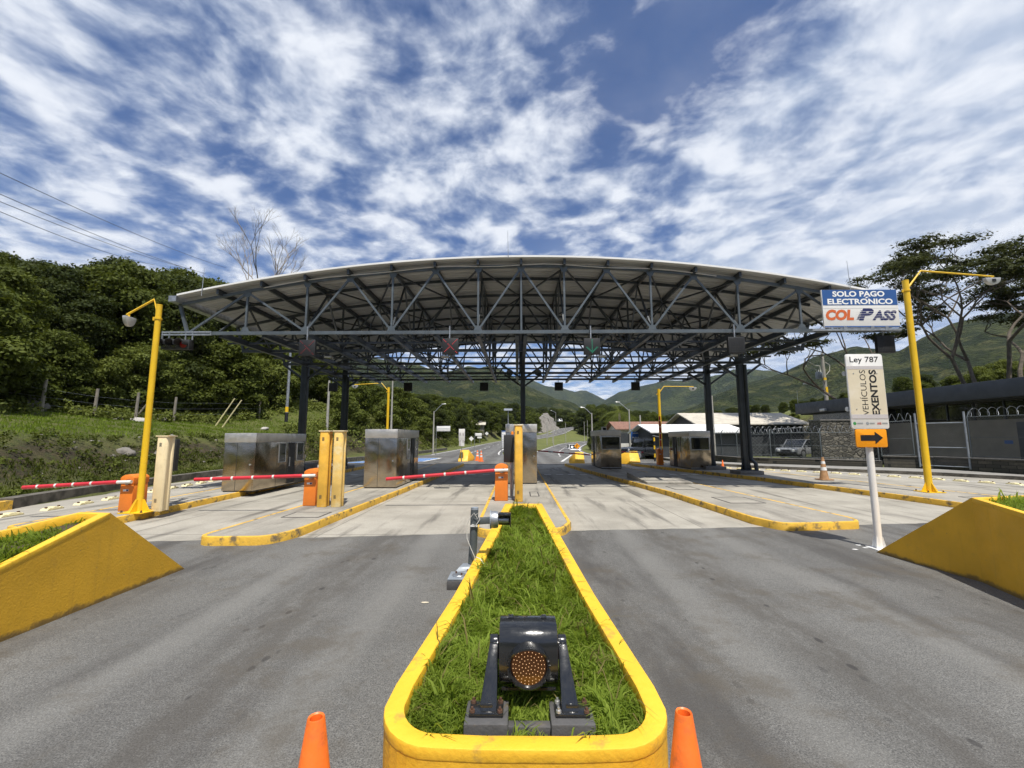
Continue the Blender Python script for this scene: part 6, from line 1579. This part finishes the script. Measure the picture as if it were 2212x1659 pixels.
# ================================================================== VEGETATION
def leaf_cloud(clumps, per, size, seed, flat=.0, up=.45, fill=.35, elong=1.6):
    """clumps: list of (x, y, z, rx, ry, rz); returns vertices, faces of small bent leaf quads"""
    rg = np.random.default_rng(seed); C_ = np.array(clumps); wts = (C_[:, 3]*C_[:, 4]+C_[:, 3]*C_[:, 5]+C_[:, 4]*C_[:, 5])**.8; wts /= wts.sum()
    n = per*len(clumps); idx = rg.choice(len(clumps), n, p=wts); c = C_[idx]
    d_ = rg.normal(0, 1, (n, 3)); d_ /= np.linalg.norm(d_, axis=1)[:, None]
    d_[:, 2] = np.where((d_[:, 2] < -.2) & (rg.random(n) < .6), -d_[:, 2], d_[:, 2])
    r_ = 1-fill*rg.random(n)**1.5; r_ *= 1+.12*rg.normal(0, 1, n)
    p = c[:, :3]+d_*c[:, 3:6]*r_[:, None]
    nrm = d_*.7+rg.normal(0, .55, (n, 3))+np.array([0, 0, up]); nrm /= np.linalg.norm(nrm, axis=1)[:, None]
    a = np.cross(nrm, rg.normal(0, 1, (n, 3))); a /= np.linalg.norm(a, axis=1)[:, None]; b = np.cross(nrm, a)
    s = size*rg.uniform(.55, 1.3, n)[:, None]
    V = np.stack([p-a*s*elong*.5, p+b*s*.42-nrm*s*.06, p+a*s*elong*.5-nrm*s*.25, p-b*s*.42-nrm*s*.06], 1).reshape(-1, 3)
    F_ = np.arange(n*4).reshape(-1, 4); return V, F_
def branches(mb_, p, d_, L, r_, depth, rg, ends, spread=.6, up=.15, split=(2, 3), bend=.25, ratio=.72):
    pts = [p]; q = Vector(p); dd = Vector(d_)
    for k in range(3):
        dd = (dd+Vector((rg.uniform(-bend, bend), rg.uniform(-bend, bend), rg.uniform(-bend*.4, bend*.4)+up*.3))).normalized(); q = q+dd*L/3; pts.append(tuple(q))
    mb_.tube(pts, [r_, r_*.88, r_*.76, r_*.64], 7 if r_ > .05 else 5, cap=False)
    if depth == 0: ends.append((tuple(q), L)); return
    for k in range(rg.randint(*split)):
        a = rg.uniform(0, 6.28); nd = (dd+Vector((math.cos(a), math.sin(a), 0))*spread+Vector((0, 0, up))).normalized()
        branches(mb_, tuple(q), tuple(nd), L*ratio*rg.uniform(.8, 1.15), r_*.62, depth-1, rg, ends, spread, up, split, bend, ratio)
def broadleaf(name, lab, h, rad, seed, leaf, n_cl=30, per=300, size=.26, low=.12, group=None, cat='tree'):
    rg = random.Random(seed); t = thing(name, lab, cat, (0, 0, 0), 0, group)
    tr = MB(); ends = []; branches(tr, (0, 0, -.6), (0, 0, 1), h*.36, max(.05, h*.022), 2, rg, ends, .6, .25)
    tr.build('trunk', 'bark', t, smooth=True)
    cl = []
    for k in range(n_cl):
        u = (k+.5)/n_cl; z = h*(low+(1-low)*u**.9)*.93; prof = math.sin(math.pi*min(1, .18+.80*(z/h)))**.55
        a = k*2.4+rg.uniform(-.5, .5); rr_ = rad*prof*rg.uniform(.35, .82); s = rad*rg.uniform(.22, .42)
        cl.append((rr_*math.cos(a), rr_*math.sin(a), z, s*1.1, s*1.1, s*rg.uniform(.6, .85)))
    V, F_ = leaf_cloud(cl, per, size, seed)
    fast_mesh('crown', V, F_, leaf, t); return t
def H2(x, y): return H(x, y)
gl = 'dense trees covering the hillside behind the left bank'
T_A = broadleaf('broadleaf_tree', 'dark green broadleaf tree in the wood on the left hillside', 10.5, 3.9, 21, 'leaf_dark', 30, 800, .19, .16, gl)
T_B = broadleaf('broadleaf_tree', 'dark green broadleaf tree in the wood on the left hillside', 9.5, 3.6, 22, 'leaf_dark', 30, 800, .18, .08, gl)
T_C = broadleaf('broadleaf_tree', 'dark green broadleaf tree in the wood on the left hillside', 11.5, 4.3, 23, 'leaf_mid', 30, 820, .20, .22, gl)
gb = 'bushes along the edge of the left wood'
B_A = broadleaf('bush', 'leafy green bush at the edge of the left wood', 4.6, 2.5, 31, 'leaf_mid', 22, 700, .14, .04, gb, 'bush')
B_B = broadleaf('bush', 'leafy green bush at the edge of the left wood', 3.6, 2.1, 32, 'leaf_light', 18, 700, .13, .03, gb, 'bush')
B_C = broadleaf('bush', 'pale green bush at the edge of the left wood', 5.4, 2.6, 33, 'leaf_light', 22, 700, .13, .05, 'pale green bushes in the left wood', 'bush')
used = set()
def place(src, x, y, rz, s, z=None, label=None, group=None):
    z = H(x, y)-.15 if z is None else z
    s = fit(src, x, y, z, s)
    if 10.5 < math.degrees(math.atan2(x, y)) < 15 and 44 < y < 62: return None
    if 3.0 < math.degrees(math.atan2(x, y)) < 6.3 and 90 < y < 190: return None
    if src.name not in used:
        used.add(src.name); src.location = (x, y, z); src.rotation_euler = (0, 0, rz); src.scale = (s, s, s)
        if label: src['label'] = label
        if group: src['group'] = group
        return src
    return dup(src, (x, y, z), rz, label, group, (s, s, s))
rg5 = random.Random(5)
ELIM = [(-80, 14), (-51.6, 15.8), (-48.8, 16.5), (-46.7, 16.8), (-44.3, 18.0), (-42.7, 17.9), (-40.3, 19.2), (-37.5, 19.6), (-34.5, 19.4), (-32.6, 17.7), (-30.3, 15.5), (-26, 11), (-21.7, 8.0), (-17.9, 7.0), (-13.9, 6.3), (-9.8, 5.6), (-3.5, 5.0), (2.9, 4.2), (7.1, 4.2), (11.2, 4.6), (15.2, 3.6), (19, 3.0), (24, 2.6), (30, 3.0), (36, 4.5), (41, 6.0), (50, 7), (80, 8)]
HT = {}
def fit(src, x, y, z, s):
    if y < 5: return s
    if src.name not in HT: HT[src.name] = max(v.co.z for c in src.children if c.name.startswith('crown') for v in c.data.vertices)
    top_ = 1.8+math.hypot(x, y)*math.tan(R(lerp_tab(ELIM, math.degrees(math.atan2(x, y)))-rg5.uniform(0, 1.0)))
    return max(.22, min(s, (top_-z)/HT[src.name]))
# the wood: rows parallel to the fence
y = 12.0
while y < 52:
    xb = -25.6+max(0, y-22)*.16; k = rg5.choice((B_A, B_B, B_A, B_C) if y > 26 else (B_A, B_B, B_A))
    if not (y > 44): place(k, xb-rg5.uniform(0, 1.6), y, rg5.random()*6.28, rg5.uniform(.8, 1.25))
    y += rg5.uniform(1.9, 2.8)
for row, (x0, dy, lo, hi) in enumerate(((-29.6, 3.4, .74, .92), (-33.5, 4.0, .88, 1.05), (-38.5, 4.8, .95, 1.15), (-46, 6.0, 1.0, 1.25), (-56, 8, 1.05, 1.35))):
    y = 10+row*1.3
    while y < (56, 60, 64, 66, 70)[row]:
        x = x0+max(0, y-24)*.19+rg5.uniform(-1.2, 1.2); e = 1.0
        if row > 0 and y > 40: e = .92
        place(rg5.choice((T_A, T_B, T_A, T_C)), x, y+rg5.uniform(-1, 1), rg5.random()*6.28, rg5.uniform(lo, hi)*e); y += dy*rg5.uniform(.85, 1.2)
# trees on the cut beside the left road and on the far slopes
gr = 'trees along the left side of the exit road'; lr = 'green tree growing on the slope left of the exit road'
T_D = broadleaf('broadleaf_tree', lr, 7.0, 3.0, 41, 'leaf_light', 26, 260, .24, .05, gr)
T_E = broadleaf('broadleaf_tree', lr, 8.0, 3.3, 42, 'leaf_mid', 28, 260, .27, .05, gr)
y = 34.0
while y < 200:
    for dd_, sc in ((3.4, .62), (8.0, .85), (14.5, 1.0), (24, 1.15)):
        if dd_ > 14 and y < 60: continue
        x = lerp_tab(FOOT, y)-dd_+rg5.uniform(-1, 1)*1.5; yy = y+rg5.uniform(-2, 2)
        if y < 46 and x < -17: continue
        o = place(rg5.choice((T_D, T_E, T_E) if y < 70 else (T_E, T_C, T_D, T_A)), x, yy, rg5.random()*6.28, rg5.uniform(.8, 1.1)*sc*(1+max(0, y-90)*.002), None, lr, gr)
    y += 4.6+max(0, y-60)*.055
gm = 'trees filling the valley beyond the road'; lm = 'round green tree in the wooded valley beyond the road'
def clear_of_road(x, y, m_=7.5):
    dd = np.hypot(RA[:, 0]-x, RA[:, 1]-y); return dd.min() > m_
for x0, x1, y0, y1, n, s0, s1 in ((22, 70, 100, 150, 40, .8, 1.2), (-14, 12, 215, 262, 22, 1.0, 1.5), (26, 62, 150, 180, 20, 1.0, 1.3), (26, 80, 175, 235, 26, 1.1, 1.5), (-25, 8, 200, 260, 26, 1.0, 1.4), (8, 40, 235, 300, 16, 1.2, 1.6), (-70, -20, 200, 280, 18, 1.2, 1.6)):
    for k in range(n):
        x = x0+(x1-x0)*((k*.618) % 1)+rg5.uniform(-2, 2); yy = y0+(y1-y0)*(k/n)+rg5.uniform(-3, 3)
        if not clear_of_road(x, yy, 8) or (4 < x < 22 and yy < 215): continue
        place(rg5.choice((T_A, T_C, T_E, T_B)), x, yy, rg5.random()*6.28, rg5.uniform(s0, s1), None, lm, gm)
gq = 'trees behind the sheds and the tiled house'; lq = 'dark green tree behind the light shed roofs and tiled house'
for k in range(52):
    x = 9.5+k*1.05+rg5.uniform(-1, 1); yy = 64+rg5.uniform(0, 22)+(k % 3)*7
    if x < 13: yy += 26
    if clear_of_road(x, yy, 5.5): place(rg5.choice((T_A, T_B, T_C)), x, yy, rg5.random()*6.28, rg5.uniform(.42, .62)*(1+max(0, yy-70)*.006), None, lq, gq)
for k in range(9):
    x = 8.6+k*.7+rg5.uniform(-.5, .5); yy = 47+k*4.6
    if clear_of_road(x, yy, 4.4): place(rg5.choice((B_A, B_B)), x+1.2, yy, rg5.random()*6.28, rg5.uniform(.5, .75), None, 'dark shrub in the hedge right of the exit road', 'hedge shrubs right of the exit road')
for k in range(16):
    x = 33+k*2.2+rg5.uniform(-1, 1); yy = 52+rg5.uniform(-5, 9)-k*.9
    place(rg5.choice((B_A, B_B, B_C)), x, yy, rg5.random()*6.28, rg5.uniform(.6, 1.0), None, 'low green tree on the rise behind the office roof', 'low trees behind the office')
for k in range(9):
    place(rg5.choice((T_D, T_E)), 46+k*3.5+rg5.uniform(-1, 1), 34+rg5.uniform(-4, 6)-k*1.5, rg5.random()*6.28, rg5.uniform(.5, .7), None, 'low green tree on the rise behind the office roof', 'low trees behind the office')

# ------------------------------------------------------------------ umbrella-crowned trees on the right
def umbrella(lab, h, seed, spread, lean, ncl=70, per=110):
    rg = random.Random(seed); t = thing('umbrella_tree', lab, 'tree', (0, 0, 0), 0, 'umbrella-crowned trees on the right'); tr = MB(); ends = []
    for s_ in range(2):
        branches(tr, (s_*.5-.2, s_*.3, -.8), (lean[0]+(s_-.5)*.35, lean[1], 1), h*.40, h*.014, 5, rg, ends, .85, .09, (2, 3), .22, .68)
    tr.build('trunk', 'bark', t, smooth=True)
    cl = []
    for (p, L) in ends:
        for k in range(1):
            s = h*.046*rg.uniform(.6, 1.4); cl.append((p[0]+rg.uniform(-1, 1)*s, p[1]+rg.uniform(-1, 1)*s, p[2]+rg.uniform(-.2, .5)*s, s*1.5, s*1.5, s*.34))
    V, F_ = leaf_cloud(cl, per, .145, seed, up=1.2, fill=.9)
    fast_mesh('crown', V, F_, 'leaf_olive', t); return t
U1 = umbrella('tall umbrella-crowned tree directly behind the right lamp pole', 12.0, 61, .8, (-.28, 0)); U1.location = (34.0, 32.0, H(34, 32)-.3)
U2 = umbrella('tall umbrella-crowned tree at the right frame edge', 13.0, 64, .8, (.02, 0)); U2.location = (37.0, 32.5, H(37, 32.5)-.3)
U3 = umbrella('slender umbrella-crowned tree behind the blue and white sign', 10.5, 67, .8, (-.40, .1)); U3.location = (31.6, 40.0, H(33.8, 37.5)-.3); U3.scale = (1.15, 1.15, 1.1)
# bare tree above the left wood
rg = random.Random(77); t = thing('bare_tree', 'leafless grey tree rising above the wood, left of the canopy', 'tree', (-28.2, 45.5, H(-28.2, 45.5)+.4), 0)
tr = MB(); ends = []
branches(tr, (0, 0, 0), (.02, 0, 1), 10.5, .20, 0, rg, ends, .4, .3, (1, 1), .04)
top_ = ends[-1][0]; ends = []
for k in range(7): branches(tr, tuple(Vector(top_)-Vector((0, 0, k*.55))), (math.cos(k*2.4)*.62, math.sin(k*2.4)*.5, .9), 3.5, .085, 5, rg, ends, .46, .14, (2, 3), .18, .66)
tr.build('branches', 'bark_pale', t, smooth=True)
# coconut palm
t = thing('coconut_palm', 'coconut palm with drooping fronds behind the large-window booth', 'palm', (14.0, 60.5, H(13.6, 59.5)+.6), 0); t.scale = (1.15, 1.15, 1.15)
MB().tube([(0, 0, 0), (.15, 0, 2), (.1, 0, 4.2)], [.22, .17, .14], 10).build('trunk', 'bark_pale', t, smooth=True)
rg = random.Random(9)
for k in range(22):
    a = k*2.4+rg.uniform(-.2, .2); el = rg.uniform(-.15, 1.15); L = rg.uniform(2.7, 3.4); q = MB(); p = Vector((.1, 0, 4.25)); d_ = Vector((math.cos(a)*math.cos(el), math.sin(a)*math.cos(el), math.sin(el))); pts = [p.copy()]
    for s in range(9): d_ = (d_+Vector((0, 0, -.17))).normalized(); p = p+d_*L/9; pts.append(p.copy())
    q.tube([tuple(v) for v in pts], [.03]*2+[.02]*4+[.01]*4, 5)
    for i in range(1, 9):
        for sub in (0, .5):
            c = pts[i].lerp(pts[min(i+1, 9)], sub); dd_ = (pts[min(i+1, 9)]-pts[i-1]).normalized(); sd = dd_.cross(Vector((0, 0, 1))).normalized()
            for s in (-1, 1):
                ll = .75*math.sin(math.pi*(i+1)/11)+.15; e = c+sd*s*ll*.8+dd_*ll*.45+Vector((0, 0, -.28*ll)); q.add([tuple(c-dd_*.03), tuple(c+dd_*.03), tuple(e)], [(0, 1, 2)])
    q.build('frond', 'leaf_light', t)

# ------------------------------------------------------------------ undergrowth and weeds
rgu = np.random.default_rng(90); cl = []
for k in range(420):
    yy = rgu.uniform(12, 34); dd_ = rgu.choice((rgu.uniform(1.5, 3.6), rgu.uniform(1.6, 3.7), rgu.uniform(.5, 1.6))); x = lerp_tab(FOOT, yy)-dd_; s = rgu.uniform(.08, .24)*(1.0 if dd_ < 4.2 else .8)
    cl.append((x, yy, H(x, yy)+s*.35, s*1.3, s*1.3, s*.8))
V, F_ = leaf_cloud(cl, 26, .075, 91)
tag(fast_mesh('undergrowth', V, F_, 'leaf_mid'), kind='stuff')
cl = []
for k in range(330):
    yy = rgu.uniform(14, 46); x = -24.3+max(0, yy-22)*.17-rgu.uniform(-.9, 1.4); s = rgu.uniform(.15, .5); cl.append((x, yy, H(x, yy)+s*.4, s*1.2, s*1.2, s))
for k in range(380):
    yy = rgu.uniform(33, 110); x = lerp_tab(FOOT, yy)-rgu.uniform(1.2, 5.5); s = rgu.uniform(.3, .85); cl.append((x, yy, H(x, yy)+s*.2, s*1.3, s*1.3, s))
V, F_ = leaf_cloud(cl, 60, .14, 93)
tag(fast_mesh('undergrowth', V, F_, 'leaf_light'), kind='stuff')
# short grass on the bank top and lawn: real blades, thin out with distance
def lawn(name, pts_fn, n, hmin, hmax, wd, seed, m='grass_blade'):
    rg_ = np.random.default_rng(seed); P_ = np.array([pts_fn(rg_) for _ in range(n)]); z = np.array([H(x, y) for x, y in P_]); hh = rg_.uniform(hmin, hmax, n); a = rg_.uniform(0, 6.28, n); b = rg_.uniform(0, 6.28, n)
    w_ = wd*rg_.uniform(.6, 1.4, n); V = np.zeros((n, 4, 3)); dx, dy = np.cos(a)*w_, np.sin(a)*w_; lx, ly = np.cos(b)*hh*.5, np.sin(b)*hh*.5
    V[:, 0] = np.stack([P_[:, 0]-dx, P_[:, 1]-dy, z-.02], 1); V[:, 1] = np.stack([P_[:, 0]+dx, P_[:, 1]+dy, z-.02], 1)
    V[:, 2] = np.stack([P_[:, 0]+lx+dx*.2, P_[:, 1]+ly+dy*.2, z+hh], 1); V[:, 3] = np.stack([P_[:, 0]+lx-dx*.2, P_[:, 1]+ly-dy*.2, z+hh], 1)
    return tag(fast_mesh(name, V.reshape(-1, 3), np.arange(n*4).reshape(-1, 4), m), kind='stuff')
def bankp(r_):
    yy = r_.uniform(12, 44); return (lerp_tab(FOOT, yy)-r_.uniform(3.4, 11), yy)
lawn('grass', bankp, 30000, .05, .13, .02, 95, 'grass_blade')
def bankf(r_):
    yy = r_.uniform(10, 34); return (lerp_tab(FOOT, yy)-r_.uniform(.4, 2.2), yy)
lawn('grass', bankf, 9000, .06, .18, .022, 96, 'leaf_mid')

# ------------------------------------------------------------------ air between here and the hills
def m_haze():
    m = bpy.data.materials.new('haze'); m.use_nodes = True; t = NT(m.node_tree); t.n.clear()
    v = t.new('ShaderNodeVolumePrincipled'); v.inputs['Color'].default_value = (.78, .86, 1, 1); v.inputs['Density'].default_value = HAZE
    v.inputs['Anisotropy'].default_value = .2; o = t.new('ShaderNodeOutputMaterial'); t.l.new(v.outputs[0], o.inputs['Volume']); MATS['haze'] = m
HAZE = .00006
if HAZE:
    m_haze(); o = MB().box(-3000, 3000, -400, 4200, -5, 900).build('haze', 'haze'); tag(o, kind='stuff')
    SC.cycles.volume_bounces = 0
